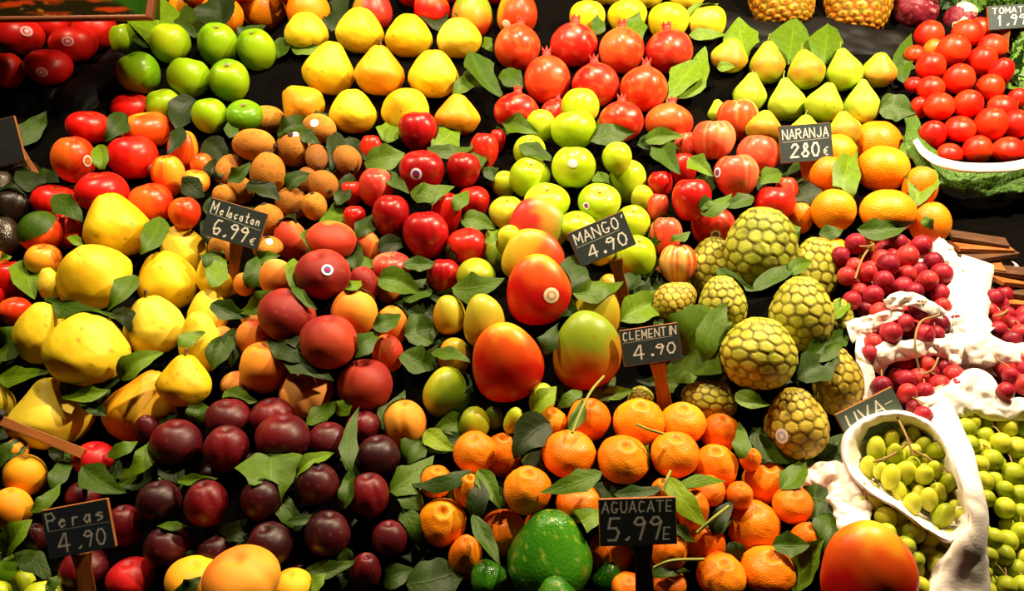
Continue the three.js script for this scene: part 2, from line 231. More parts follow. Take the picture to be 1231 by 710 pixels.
const V = (n, f) => Array.from({ length: n }, (_, i) => f(i));
const KINDS = {
  green_apple: { cat: 'apple', word: 'green apple', t: 28, mat: M.apple, looks: ['bright green', 'dark green', 'yellowish green'],
    geos: V(3, i => revolve(appleF({ taper: 0.05, dim: 0.24, lobe: 0.02 }, i), topTone(speck(skin2(['#6f9f0c', '#5c8f0a', '#86a80c'][i], ['#8fb512', '#7aa50d', '#a8bd18'][i], i, 0.2, 0.9), '#b9cc60', i, 0.45, 22, 0.4), '#6a5a1a', 0.12, 0.26, 0.8))) },
  yellow_green_apple: { cat: 'apple', word: 'green apple', t: 35, mat: M.apple, looks: ['pale lime green', 'lime green', 'yellowish green'],
    geos: V(3, i => revolve(appleF({ taper: 0.04, dim: 0.22, lobe: 0.02 }, i + 4), topTone(speck(skin2(['#a9c416', '#9cba12', '#bcc41c'][i], ['#c4d428', '#b4cc20', '#d2d030'][i], i, 0.2, 0.9), '#dfe48a', i, 0.45, 22, 0.4), '#7a6a22', 0.1, 0.24, 0.8))) },
  yellow_apple: { cat: 'apple', word: 'golden apple', t: 5, mat: M.waxy, looks: ['golden yellow', 'pale golden', 'bright yellow'],
    geos: V(3, i => revolve(appleF({ taper: 0.12, dim: 0.28, lobe: 0.05 }, i + 7), skin2('#e0c818', '#f0dc3a', i, 0.2, 0.9))) },
  red_apple: { cat: 'apple', word: 'red apple', t: 22, mat: M.apple, looks: ['bright red', 'orange-red', 'yellow-blushed red'],
    geos: V(3, i => revolve(appleF({ taper: 0.06, dim: 0.26, lobe: 0.02 }, i + 2), topTone(skin2(['#c81410', '#d8330f', '#d94a0e'][i], ['#d83216', '#e8641c', '#eda02a'][i], i, [0.5, 0.35, 0.15][i], [1.2, 1.0, 0.8][i], 0.5, 1.1, 0.5), '#a06a20', 0.1, 0.22, 0.7))) },
  dark_red_apple: { cat: 'apple', word: 'red apple', t: 15, mat: M.waxy, looks: ['deep red', 'orange-sided red', 'crimson red'],
    geos: V(3, i => revolve(appleF({ taper: 0.08, dim: 0.26, lobe: 0.03 }, i + 1), skin2(['#b0100c', '#c01a0c', '#a80c10'][i], ['#c81e10', '#e0861e', '#c4180e'][i], i, 0.6, 1.2, 0.4))) },
  crimson_apple: { cat: 'apple', word: 'red apple', t: 18, mat: M.apple, looks: ['deep crimson red', 'scarlet red', 'pink-striped red'],
    geos: V(3, i => revolve(appleF({ taper: 0.17, dim: 0.28, lobe: 0.06 }, i + 3), speck(skin2(['#8e0a0e', '#b3120f', '#c8342c'][i], ['#b81416', '#cf2a16', '#dd7a58'][i], i, 0.3, 1.1, 0.5, 1.2, 0.7), '#d88a6a', i, 0.5, 24, 0.35))) },
  pink_apple: { cat: 'apple', word: 'red apple', t: 12, mat: M.apple, looks: ['pinkish red', 'coral red', 'bright red', 'yellow-streaked red'],
    geos: V(4, i => revolve(appleF({ taper: 0.1, dim: 0.26, lobe: 0.04 }, i + 6), speck(skin2(['#cf2a1c', '#d8452c', '#b8140f', '#d84a22'][i], ['#e0583a', '#e88a5a', '#cf2416', '#eab060'][i], i, 0.25, 1.05, 0.5, 1.2, 0.9), '#f0b080', i, 0.5, 24, 0.3))) },
  quince: { cat: 'quince', word: 'yellow quince', t: 12, mat: M.satin, looks: ['golden yellow', 'lumpy yellow', 'pale yellow', 'orange-tinged'],
    geos: V(4, i => revolve(pearF([0.26, 0.36, 0.22, 0.4][i], 0.1, 0.06, i + 1, 0.04), speck(speck(skin2(['#dfb40e', '#dcae10', '#e2c01c', '#d98a10'][i], ['#eccb22', '#e8c41c', '#eed540', '#e6ac1a'][i], i, 0.1, 1.0), '#a87a10', i, 0.38, 9, 0.28), '#6a4a10', i + 3, 0.52, 26, 0.7), 52, 36)) },
  yellow_pear: { cat: 'pear', word: 'yellow pear', t: 5, mat: M.satin, looks: ['plump yellow', 'orange-yellow', 'speckled yellow'],
    geos: V(3, i => revolve(pearF([0.52, 0.5, 0.58][i], 0.07, 0.14, i + 5, 0.015), speck(skin2(['#e0ba14', '#e0900e', '#dcb414'][i], ['#eed238', '#ecb424', '#e8d030'][i], i, 0.1, 1.0), '#7a5a12', i, 0.48, 24, 0.6), 52, 36)) },
  green_pear: { cat: 'pear', word: 'green pear', t: -4, mat: M.satin, looks: ['yellowish green', 'brown-blushed green', 'pale green'],
    geos: V(3, i => revolve(pearF([0.5, 0.42, 0.56][i], 0.06, 0.05, i + 11), speck(skin2(['#9cb81c', '#a4b41e', '#94b418'][i], ['#b4c82e', '#ac7c20', '#b2c834'][i], i, [0.1, 0.5, 0.1][i], 1.0, 1.57), '#6f7a1a', i, 0.42, 26, 0.55))) },
  kiwi: { cat: 'kiwi', word: 'kiwi', t: 30, mat: M.kiwi, looks: ['light brown', 'golden brown', 'dark brown'],
    geos: V(3, i => revolve(ovalF(i, 0.025), topTone(speck(skin2(['#9a6018', '#aa6c18', '#84501a'][i], ['#b87a26', '#c48628', '#9c6622'][i], i, 0.1, 1, 0.5, 2.5), '#5a3810', i, 0.3, 30, 0.5), '#4a2c10', 0.06, 0.2, 0.9, 1))) },
  peach: { cat: 'peach', word: 'peach', t: 25, mat: M.soft, looks: ['dark red', 'orange', 'red-blushed', 'pale orange'],
    geos: V(4, i => revolve(peachF(i), speck(skin2(['#84140c', '#e0791a', '#b8341a', '#e2802a'][i], ['#b43c1a', '#e89a2a', '#e0842c', '#eba04a'][i], i, [0.3, 0.2, 0.3, 0.1][i], [1.1, 0.9, 0.95, 0.9][i]), '#e0a060', i, 0.42, 38, 0.1), 48, 32)) },
  plum: { cat: 'plum', word: 'plum', t: 20, mat: M.plum, looks: ['dark purple', 'wine red', 'bright red'],
    geos: V(3, i => revolve(peachF(i + 8), speck(skin2(['#2a040a', '#470610', '#a80a14'][i], ['#440810', '#6a0a14', '#c01a1c'][i], i, 0.2, 1.0), '#a05a52', i, 0.46, 32, 0.2))) },
  apricot: { cat: 'apricot', word: 'apricot', t: 20, mat: M.soft, looks: ['yellow-orange', 'orange'], geos: V(2, i => revolve(peachF(i + 12), skin2(['#eaa010', '#ea8a0c'][i], ['#f2b81c', '#f0a018'][i], i, 0.2, 1))) },
  clementine: { cat: 'clementine', word: 'clementine', t: 35, mat: M.citrus, looks: ['bright orange', 'deep orange', 'yellowish orange'],
    geos: V(4, i => revolve(citrusF(i, [0.2, 0.12, 0.22, 0.1][i], [0.06, 0.03, 0.08, 0.0][i], 0.09), skin2(['#ea760a', '#e66808', '#ee860c', '#e87208'][i], ['#f28e14', '#ee7e10', '#f49c1a', '#f08812'][i], i, 0.1, 1.0))) },
  orange: { cat: 'orange', word: 'orange', t: 15, mat: M.citrus, looks: ['bright', 'deep', 'yellowish'],
    geos: V(3, i => revolve(citrusF(i + 5, 0.07, 0.0, 0.035), skin2(['#ee8a0a', '#ea7808', '#f09c14'][i], ['#f4a01a', '#f08c12', '#f6b224'][i], i, 0.1, 1.0))) },
  mango: { cat: 'mango', word: 'mango', t: 10, mat: M.waxy, looks: ['red and orange', 'red and green', 'green', 'yellow-orange', 'rosy green', 'olive-yellow'],
    geos: V(6, i => revolve(mangoF(i), (() => { const a = ['#c0120a', '#b02a14', '#5f7a12', '#c83a12', '#b82e22', '#c8601a'][i], b = ['#d24a10', '#b8741a', '#8c9c18', '#dc8a1c', '#b8862a', '#cc981e'][i], c = ['#d8a01c', '#7c921a', '#a8a81c', '#c8ae26', '#7a9420', '#b0a428'][i]; const A = hexc(a), B = hexc(b), D = hexc(c); const base = (th, ph, p) => { const q = [0.5, 0.5, 0.4, 0.1, 0.12, 0.3][i] * C(th) + [0.1, 0.12, 0.3, 0.4, 0.5, 0.2][i] * C(ph - [0.4, 2.6, 1, 3.3, -0.2, 2][i]) * S(th) + 0.3 * fbm(p[0] * 1.2 + i * 3, p[1] * 1.2, p[2] * 1.2) + [-0.08, 0.22, 0, 0.14, 0.1, 0.2][i]; return q < 0.16 ? mix3(A, B, sst(-0.1, 0.16, q)) : mix3(B, D, sst(0.16, 0.5, q)); }; return speck(base, '#7a5a20', i, 0.48, 30, 0.4); })(), 52, 36)) },
  pomegranate: { cat: 'pomegranate', word: 'pomegranate', t: 2, mat: skinMat(0.3), looks: ['orange-red', 'deep red', 'bright red'],
    geos: V(3, i => revolve(pomF(i), speck(speck(skin2(['#d23a18', '#b41612', '#ca2412'][i], ['#e2642c', '#cc3020', '#dc4420'][i], i, 0.2, 1.1, 0.5, 1.2, 0.3), '#e89a5a', i, 0.2, 3, 0.2), '#6a1a0c', i, 0.5, 28, 0.4))) },
  tomato: { cat: 'tomato', word: 'tomato', t: 40, mat: M.waxy, looks: ['bright red', 'orange-red', 'deep red'],
    geos: V(3, i => revolve(citrusF(i + 9, 0.1, 0, 0.05), skin2(['#d81c08', '#dc3a0c', '#c01208'][i], ['#e63a12', '#e8701a', '#d4220c'][i], i, 0.2, 1.1), 36, 24)) },
  avocado: { cat: 'avocado', word: 'avocado', t: 8, mat: M.avo, looks: ['glossy green', 'dark brown'],
    geos: [revolve(pearF(0.3, 0.05, 0.05, 2, 0.02), speck(speck(skin2('#1f5a0c', '#3a7a14', 2, 0.2, 1.1), '#9aa030', 2, 0.42, 7, 0.55), '#8aa040', 5, 0.46, 40, 0.6), 64, 44), revolve(pearF(0.25, 0.08, 0.05, 6, 0.02), speck(skin2('#1c140c', '#2f2416', 3, 0.2, 1.1), '#4a3a20', 5, 0.4, 30, 0.5))] },
  cherimoya: { cat: 'cherimoya', word: 'cherimoya', t: 6, mat: M.cher, looks: ['yellow-green', 'olive green', 'brown-edged'],
    geos: V(3, i => revolve(cherF(i + 1, 13, 11, [0.2, 0.14, 0.26][i]), (() => { const a = hexc(['#949620', '#848c1c', '#a08c1e'][i]), b = hexc(['#c2b83e', '#acb036', '#c8b03e'][i]), dk = hexc('#4a3a10'); return (th, ph, p) => { const [e, by] = scales(ph / (2 * Math.PI) * 13 + 40, th / Math.PI * 11 + (i + 1) * 0.37 + 20); const f = sst(0.05, 0.3, S(th)); let c = mix3(a, b, sst(0.1, 0.9, 0.5 + 0.5 * sp(p, 2.5, i) + 0.15 * sp(p, 12, i))); c = mix3(c, dk, f * (1 - sst(0.03, 0.27, e)) * (0.85 + 0.4 * sp(p, 3, i + 4))); return mix3(c, dk, 0.6 * sst(0.3, 0.5, sp(p, 3.4, i + 8))); }; })(), 104, 80)) },
  pineapple: { cat: 'pineapple', word: 'pineapple', t: 0, mat: skinMat(0.5), looks: ['orange-yellow', 'golden'],
    geos: V(2, i => revolve(pineF(i), (th, ph, p) => { const [e, by, d1] = scales(ph / (2 * Math.PI) * 15 + 40, th / Math.PI * 17 + 20); let c = mix3(hexc('#c87410'), hexc('#e0a422'), sst(0.1, 0.5, e + 0.2 * sp(p, 6, i))); c = mix3(hexc(sp(p, 2, 3) > 0 ? '#6a5a14' : '#7a3c10'), c, sst(0.1, 0.46, e + 0.12 * sp(p, 14, 2))); c = mix3(c, hexc('#b8500e'), 0.6 * sst(-0.1, 0.4, sp(p, 7, i + 5))); c = mix3(c, hexc('#7a7a1c'), 0.6 * sst(0.1, 0.4, sp(p, 8, i + 15))); return mix3(c, hexc('#5a260a'), 0.9 * (1 - sst(0.1, 0.26, d1))); }, 130, 90)) },
};
KINDS.lime = { cat: 'fruit', word: 'small green fruit', name: 'small_green_fruit', t: 20, mat: M.waxy, looks: ['small green', 'small yellow-green'], geos: V(2, i => revolve(ovalF(i + 3, 0.04, -0.05), skin2(['#5f8a14', '#a8b81c'][i], ['#86a81e', '#c8cc34'][i], i, 0.1, 1))) };
// ------------------------------------------------------------------ what lies where: direction of view and apparent half-width and half-height of each fruit, by pile
// options: a roll of the stem axis (degrees, clockwise), t tilt of the axis towards the aisle, v variant, s [x, y, r, style] sticker, f order, stem
const PILES = [
  ['dark_red_apple', 'dark apple pile', [
    [3, 20, 22, 21, { v: 2, f: -30 }], [62, 31, 22, 20, { v: 2 }], [114, 38, 27, 25, { v: 1, f: -50 }], [25, 45, 27, 24, { v: 0, s: [31, 37, 7, 'pink'] }], [89, 54, 28, 23, { v: 0, s: [83, 50, 7, 'pink'] }],
    [7, 85, 21, 23, { v: 1 }], [58, 81, 28, 20, { v: 0, t: 30, s: [49, 88, 7, 'pink'] }]]],
  ['green_apple', 'green apple pile', [
    [152, 50, 19, 22, { v: 2, f: -20 }], [205, 52, 24, 25, { v: 2 }], [262, 54, 24, 26, { v: 0, t: 40 }], [308, 60, 23, 25, { v: 0, t: 40 }], [167, 88, 25, 26, { v: 1, a: -20 }], [227, 93, 25, 25, { v: 0, t: 10 }], [276, 97, 24, 25, { v: 0, t: 48 }],
    [197, 126, 22, 20, { v: 2 }], [252, 139, 21, 22, { v: 0 }], [294, 139, 22, 20, { v: 1, t: 45 }]]],
  ['orange', 'row above green apples', [
    [222, 8, 18, 20, { v: 2, f: -60 }], [266, 19, 26, 24, { v: 1, f: -60 }], [317, 12, 27, 26, { v: 1, f: -60 }], [371, 14, 26, 26, { v: 1, t: 60, f: -60 }]]],
  ['dark_red_apple', 'topmost apple row', [
    [236, -9, 20, 18, { v: 1 }], [290, -14, 20, 18, { v: 2 }], [345, -14, 20, 18, { v: 1 }], [497, -10, 22, 20, { v: 2 }], [546, -13, 22, 18, { v: 2 }], [598, -12, 22, 18, { v: 0 }]]],
  ['quince', 'upper quince pile', [
    [369, 39, 27, 24, { v: 2 }], [433, 37, 29, 27, { v: 0 }], [491, 43, 29, 26, { v: 0 }], [552, 46, 28, 24, { v: 2, stem: 1 }], [396, 82, 32, 32, { v: 1, a: 8 }], [457, 85, 31, 30, { v: 3, stem: 1, a: 4, lk: 'pear-shaped yellow' }], [521, 89, 31, 29, { v: 0 }],
    [362, 126, 28, 26, { v: 3, a: -42, lk: 'orange-yellow' }], [425, 134, 29, 27, { v: 0 }], [486, 129, 30, 26, { v: 1, t: 62, lk: 'hollow-ended yellow' }], [550, 138, 28, 25, { v: 3 }]]],
  ['mango', 'upper mango row', [
    [448, 12, 26, 24, { v: 4 }], [518, 10, 22, 22, { v: 0 }], [567, 18, 27, 28, { v: 1 }], [621, 16, 26, 27, { v: 3, s: [609, 28, 6, 'white'] }]]],
  ['pomegranate', 'pomegranate pile', [
    [622, 57, 28, 28, { v: 0, t: 10 }], [690, 54, 28, 27, { v: 1 }], [747, 61, 28, 28, { v: 0, t: 10 }], [804, 62, 29, 27, { v: 1 }], [658, 96, 28, 30, { v: 2 }], [716, 102, 28, 27, { v: 1 }], [774, 107, 28, 28, { v: 0 }],
    [621, 135, 27, 24, { v: 1 }], [668, 140, 20, 22, { v: 1, f: -30 }], [747, 146, 27, 25, { v: 2 }], [804, 148, 29, 24, { v: 0 }]]],
  ['yellow_apple', 'golden apple row', [
    [731, -14, 24, 20, { v: 2 }], [779, -12, 24, 22, { v: 2 }], [826, -8, 24, 22, { v: 2 }], [706, 23, 22, 23, { v: 0 }], [754, 21, 24, 22, { v: 1 }], [803, 27, 25, 24, { v: 1 }], [851, 28, 23, 22, { v: 2, t: 25 }]]],
  ['green_pear', 'green pear pile', [
    [877, 66, 23, 21, { v: 1, t: 30 }], [922, 75, 22, 26, { v: 1, stem: 1 }], [968, 83, 23, 24, { v: 1, stem: 1 }], [1014, 83, 22, 26, { v: 0, stem: 1 }], [1056, 84, 22, 21, { v: 1, t: 25 }],
    [901, 111, 21, 25, { v: 0, stem: 1 }], [945, 119, 23, 27, { v: 2, stem: 1 }], [991, 122, 23, 24, { v: 0, a: 15 }], [1036, 122, 22, 28, { v: 2, stem: 1 }],
    [863, 134, 14, 15, { v: 0, f: -20 }], [918, 152, 22, 20, { v: 1 }], [967, 157, 22, 20, { v: 0, stem: 1 }], [1014, 155, 20, 22, { v: 1 }]]],
  ['red_apple', 'red apple pile', [
    [159, 134, 25, 23, { v: 0, f: -20 }], [107, 153, 26, 20, { v: 0, f: -10 }], [200, 148, 18, 18, { v: 2, f: -30 }], [176, 157, 30, 24, { v: 2 }], [220, 182, 18, 27, { v: 2 }], [89, 192, 25, 29, { v: 1, s: [106, 193, 6, 'ring'] }], [160, 189, 30, 28, { v: 0, s: [183, 201, 6, 'ring'] }],
    [243, 200, 14, 17, { v: 1, f: -25 }], [203, 211, 20, 26, { v: 2 }], [235, 219, 17, 16, { v: 2, f: -20 }], [122, 231, 31, 26, { v: 0 }], [182, 245, 27, 26, { v: 1 }], [222, 256, 19, 20, { v: 1 }],
    [66, 242, 27, 20, { v: 0 }], [50, 280, 25, 25, { v: 1, t: 50 }], [80, 278, 20, 24, { v: 0 }], [52, 312, 21, 20, { v: 2 }], [14, 337, 22, 24, { v: 0 }], [-4, 320, 14, 20, { v: 2, f: -30 }], [19, 374, 20, 18, { v: 1 }], [-6, 362, 14, 18, { v: 0 }]]],
  ['avocado', 'dark avocado heap', [
    [34, 214, 21, 20, { v: 1 }], [5, 190, 16, 26, { v: 1 }], [16, 249, 22, 22, { v: 1, a: 60 }], [4, 288, 24, 28, { v: 1 }], [2, 225, 18, 20, { v: 1 }]]],
  ['kiwi', 'kiwi pile', [
    [319, 144, 17, 25, { v: 1, a: 90, t: 5, f: -6 }], [383, 155, 18, 22, { v: 1, a: 110, t: 15, f: 5, s: [379, 147, 5, 'white'] }], [305, 174, 19, 27, { v: 1, a: 95, t: 12 }], [354, 179, 21, 22, { v: 0, t: 55, s: [354, 161, 5, 'white'] }], [322, 209, 21, 26, { v: 1, a: 5, t: 5 }],
    [381, 189, 14, 18, { v: 2, a: 160, t: 45 }], [417, 192, 17, 19, { v: 0, a: 150, t: 30 }], [274, 204, 15, 20, { v: 0, a: 200, t: 30 }], [371, 216, 14, 17, { v: 2, a: 150, t: 40 }], [388, 222, 18, 19, { v: 0, a: 130, t: 40 }], [289, 228, 17, 16, { v: 1, a: 210, t: 50 }],
    [351, 244, 20, 20, { v: 0, a: 150, t: 40 }], [270, 236, 14, 15, { v: 1 }], [378, 248, 15, 17, { v: 1 }], [322, 264, 19, 20, { v: 1 }], [268, 298, 17, 17, { v: 1, f: -10 }], [322, 298, 18, 15, { v: 1, s: [324, 290, 5, 'white'] }], [412, 217, 13, 15, { v: 2, f: -30 }]]],
  ['crimson_apple', 'crimson apple pile', [
    [503, 158, 24, 26, { v: 0 }], [582, 184, 18, 26, { v: 1, f: -12 }], [447, 184, 15, 26, { v: 1, f: -12 }], [507, 208, 28, 29, { v: 0, s: [500, 210, 7, 'blue'] }], [557, 205, 21, 23, { v: 0 }], [452, 226, 22, 25, { v: 2 }], [423, 232, 14, 16, { v: 1, f: -20 }], [428, 208, 12, 14, { v: 1, f: -30 }],
    [470, 260, 23, 27, { v: 0 }], [512, 283, 28, 31, { v: 0 }], [537, 257, 19, 27, { v: 1 }], [570, 243, 20, 20, { v: 1 }], [562, 298, 25, 25, { v: 1 }], [534, 333, 20, 24, { v: 0 }], [471, 322, 24, 20, { v: 2 }], [426, 262, 14, 16, { v: 1, f: -20 }], [598, 170, 10, 16, { v: 1, f: -50 }]]],
  ['yellow_green_apple', 'yellow-green apple pile', [
    [698, 129, 23, 24, { v: 0, f: 5 }], [690, 156, 28, 25, { v: 1, t: 10, f: 8 }], [650, 151, 18, 20, { v: 0, f: -10 }], [731, 154, 16, 18, { v: 0, f: -15 }], [637, 182, 20, 20, { v: 1, f: -10 }], [690, 201, 27, 27, { v: 0, t: 5, s: [690, 196, 6, 'white'] }], [742, 190, 18, 20, { v: 0, f: -10 }],
    [636, 214, 25, 25, { v: 1 }], [754, 218, 23, 27, { v: 0 }], [657, 244, 28, 25, { v: 0 }], [720, 243, 26, 23, { v: 1, t: 50, s: [704, 247, 5, 'blue'] }], [772, 240, 14, 18, { v: 2, f: -20 }], [606, 222, 15, 17, { v: 0, f: -20 }], [610, 256, 22, 21, { v: 2 }], [760, 268, 22, 22, { v: 0 }], [694, 273, 24, 18, { v: 0 }], [764, 311, 25, 29, { v: 1 }], [612, 290, 16, 20, { v: 2, f: -20 }], [722, 300, 18, 20, { v: 2, f: -20 }]]],
  ['pink_apple', 'pink apple pile', [
    [887, 144, 26, 27, { v: 3, f: 4 }], [858, 168, 27, 26, { v: 1, f: 4 }], [826, 176, 15, 19, { v: 1, f: -15 }], [910, 187, 26, 27, { v: 0 }], [885, 211, 27, 28, { v: 1, s: [863, 206, 6, 'blue'] }], [821, 204, 17, 22, { v: 2, f: -8 }], [794, 221, 15, 17, { v: 2, f: -20 }], [832, 240, 24, 28, { v: 2 }], [931, 246, 25, 24, { v: 2 }],
    [945, 231, 14, 20, { v: 0, f: -20 }], [800, 284, 20, 26, { v: 1 }], [857, 272, 27, 27, { v: 0, s: [860, 281, 6, 'blue'] }], [815, 317, 23, 26, { v: 3 }], [791, 249, 13, 18, { v: 0, f: -20 }], [800, 322, 12, 20, { v: 1, f: -30 }]]],
  ['orange', 'orange pile', [
    [1053, 175, 30, 30, { v: 1, f: -20 }], [1003, 185, 26, 24, { v: 2 }], [1016, 160, 20, 20, { v: 2, f: -20 }], [1061, 203, 31, 28, { v: 0, f: 2 }], [995, 209, 22, 22, { v: 1 }], [1106, 226, 20, 26, { v: 1 }], [1002, 253, 26, 26, { v: 0 }], [1067, 254, 32, 27, { v: 0 }], [1118, 268, 24, 26, { v: 1 }], [1053, 296, 27, 22, { v: 2, f: -90 }], [996, 302, 24, 18, { v: 2, f: -90 }], [1112, 303, 24, 18, { v: 2, f: -90 }], [962, 262, 15, 20, { v: 1, f: -30 }]]],
  ['tomato', 'tomato pile', [
    [1117, 42, 17, 17, { v: 0 }], [1163, 40, 18, 17, { v: 0, f: -10 }], [1178, 35, 14, 14, { v: 0, f: -10 }], [1100, 65, 12, 11, { v: 0, f: -10 }], [1122, 60, 12, 13, { v: 1, f: -15 }], [1146, 60, 19, 19, { v: 0, f: 5 }], [1193, 57, 17, 16, { v: 0 }], [1180, 74, 17, 18, { v: 0 }],
    [1119, 80, 17, 17, { v: 0 }], [1153, 95, 18, 18, { v: 0, f: 6 }], [1203, 88, 14, 17, { v: 2, f: -10 }], [1190, 105, 16, 16, { v: 0 }], [1119, 106, 16, 15, { v: 0 }], [1099, 102, 11, 10, { v: 2, f: -10 }], [1222, 121, 12, 14, { v: 2, f: -10 }], [1129, 128, 18, 17, { v: 0 }], [1164, 125, 17, 17, { v: 0 }], [1205, 128, 17, 14, { v: 0 }],
    [1104, 130, 11, 13, { v: 2, f: -10 }], [1191, 149, 19, 20, { v: 0 }], [1154, 155, 18, 16, { v: 0 }], [1121, 162, 16, 17, { v: 2 }], [1222, 149, 17, 17, { v: 2 }], [1142, 185, 15, 13, { v: 0 }], [1175, 180, 17, 17, { v: 0 }], [1212, 181, 19, 17, { v: 0 }], [1243, 178, 16, 16, { v: 0 }]]],
  ['quince', 'large quince pile', [
    [140, 271, 40, 40, { v: 1, t: 5, a: -12, f: -5 }], [110, 331, 45, 41, { v: 0, t: 50, f: 6, lk: 'broad orange-tinged' }], [222, 303, 29, 34, { v: 2, stem: 1, a: -15, f: -10 }], [200, 338, 36, 37, { v: 0, a: -15, f: -40 }], [60, 341, 14, 20, { v: 2, f: -30 }], [258, 332, 22, 28, { v: 0, f: -30 }], [184, 391, 36, 36, { v: 2, stem: 1, a: -10 }], [250, 376, 25, 28, { v: 2, f: -10 }], [105, 419, 50, 43, { v: 2, a: 8, lk: 'large pale yellow' }], [50, 400, 31, 37, { v: 2, a: 12, f: -10 }], [240, 412, 26, 38, { v: 2, f: -8 }], [222, 457, 33, 31, { v: 1, stem: 1 }]]],
  ['yellow_pear', 'heap below the quinces', [
    [170, 487, 45, 45, { v: 1, a: 15 }], [61, 495, 50, 43, { v: 0, a: -4, t: 5 }], [1, 480, 16, 26, { v: 2, f: -30 }]]],
  ['peach', 'peach pile', [
    [397, 290, 31, 26, { v: 2, f: 0 }], [388, 330, 33, 32, { v: 0, t: 35, f: 40, s: [395, 324, 7, 'blue'] }], [350, 290, 20, 27, { v: 2, f: -25 }], [441, 300, 17, 26, { v: 2, f: -25 }], [437, 343, 18, 24, { v: 0, f: -10 }], [332, 334, 20, 24, { v: 3, f: -20 }], [345, 379, 35, 34, { v: 0, f: 5 }], [426, 376, 28, 30, { v: 1 }], [395, 411, 35, 34, { v: 0, f: 10 }],
    [471, 393, 20, 27, { v: 1 }], [466, 425, 19, 25, { v: 2 }], [304, 407, 20, 24, { v: 2, f: -15 }], [318, 442, 30, 33, { v: 1 }], [368, 471, 33, 28, { v: 3, t: 50 }], [439, 464, 34, 34, { v: 0 }], [487, 510, 26, 31, { v: 1 }], [316, 330, 14, 18, { v: 1, f: -30 }], [294, 342, 13, 15, { v: 1, f: -40 }], [303, 382, 13, 14, { v: 3, f: -30 }], [269, 411, 15, 20, { v: 3, f: -20 }], [468, 345, 18, 22, { v: 3, f: -25 }], [284, 462, 18, 16, { v: 3, f: -20 }], [540, 420, 12, 12, { v: 3, f: -30 }]]],
  ['mango', 'mango pile', [
    [645, 271, 36, 34, { v: 4, a: 4, z: 0.55, t: 4 }], [640, 309, 38, 34, { v: 3, a: 6, z: 0.55, t: 4 }], [646, 348, 39, 43, { v: 0, z: 0.7, t: 6, a: 3, s: [664, 354, 10, 'oval'] }], [608, 435, 43, 49, { v: 0, a: -4, z: 0.8 }], [704, 421, 41, 48, { v: 1, a: 5, f: -4, z: 0.8 }], [581, 386, 25, 33, { v: 5, f: -8 }], [714, 377, 30, 38, { v: 5, f: -12 }], [596, 305, 20, 26, { v: 4, f: -30 }], [572, 330, 26, 15, { v: 2, f: -30, lk: 'yellow-green' }], [540, 378, 22, 24, { v: 5, f: -20 }], [546, 427, 22, 22, { v: 5, f: -15 }], [731, 357, 20, 28, { v: 3, f: -30 }], [538, 472, 30, 32, { v: 2 }], [570, 508, 20, 20, { v: 2, f: -5 }]]],
  ['lime', 'heap above the clementines', [
    [617, 505, 11, 17, { v: 1, a: 20 }], [652, 478, 16, 18, { v: 1 }], [594, 502, 12, 14, { v: 0, f: -20 }]]],
  ['cherimoya', 'cherimoya pile', [
    [914, 297, 42, 48, { v: 1, f: 20 }], [977, 327, 30, 42, { v: 0, f: -85 }], [854, 322, 28, 38, { v: 0, f: -5, a: 10 }], [868, 367, 30, 36, { v: 0, f: -5 }], [963, 377, 38, 45, { v: 0 }], [912, 424, 46, 43, { v: 0, f: 4 }], [811, 362, 24, 28, { v: 2, a: 55, f: -20 }], [1008, 387, 18, 34, { v: 0, f: -20 }], [1006, 457, 29, 42, { v: 2, a: -8, f: -10 }], [852, 479, 33, 30, { v: 0 }], [957, 508, 38, 43, { v: 2, a: -8, s: [941, 524, 8, 'paper'] }], [770, 478, 16, 14, { v: 0, f: -40 }]]],
  ['plum', 'plum pile', [
    [326, 499, 26, 18, { v: 1, f: -6 }], [274, 501, 27, 18, { v: 1, f: -6 }], [176, 516, 14, 19, { v: 1, f: -10 }], [212, 532, 31, 29, { v: 1 }], [272, 539, 27, 29, { v: 1 }], [340, 526, 33, 30, { v: 1, f: 10 }], [395, 532, 26, 26, { v: 1 }], [436, 512, 21, 19, { v: 1, f: -5 }], [454, 549, 27, 27, { v: 0 }],
    [443, 595, 25, 28, { v: 1 }], [382, 582, 26, 26, { v: 0 }], [314, 600, 24, 26, { v: 0, f: -8 }], [248, 605, 26, 29, { v: 1 }], [191, 602, 26, 25, { v: 0 }], [113, 551, 24, 21, { v: 2 }], [100, 595, 20, 17, { v: 1 }], [150, 632, 22, 26, { v: 1 }], [394, 641, 28, 28, { v: 0 }], [324, 655, 28, 28, { v: 0 }], [201, 656, 27, 25, { v: 0 }], [260, 659, 22, 18, { v: 0, f: -8 }],
    [468, 647, 21, 23, { v: 1 }], [439, 688, 19, 27, { v: 1 }], [101, 682, 28, 24, { v: 1 }], [157, 694, 28, 23, { v: 2 }], [360, 696, 16, 18, { v: 0, f: -10 }], [44, 645, 14, 18, { v: 0, f: -20 }], [256, 570, 16, 14, { v: 0, f: -40 }], [300, 560, 18, 16, { v: 0, f: -50 }]]],
  ['apricot', 'apricot row', [
    [20, 541, 14, 14, { v: 1, f: -10 }], [30, 571, 24, 26, { v: 0 }], [13, 612, 24, 27, { v: 1 }]]],
  ['lime', 'corner heap', [
    [5, 684, 18, 22, { v: 0 }], [28, 702, 14, 18, { v: 1, f: -5 }], [52, 716, 24, 14, { v: 1 }], [-2, 714, 16, 16, { v: 1 }]]],
  ['clementine', 'clementine pile', [
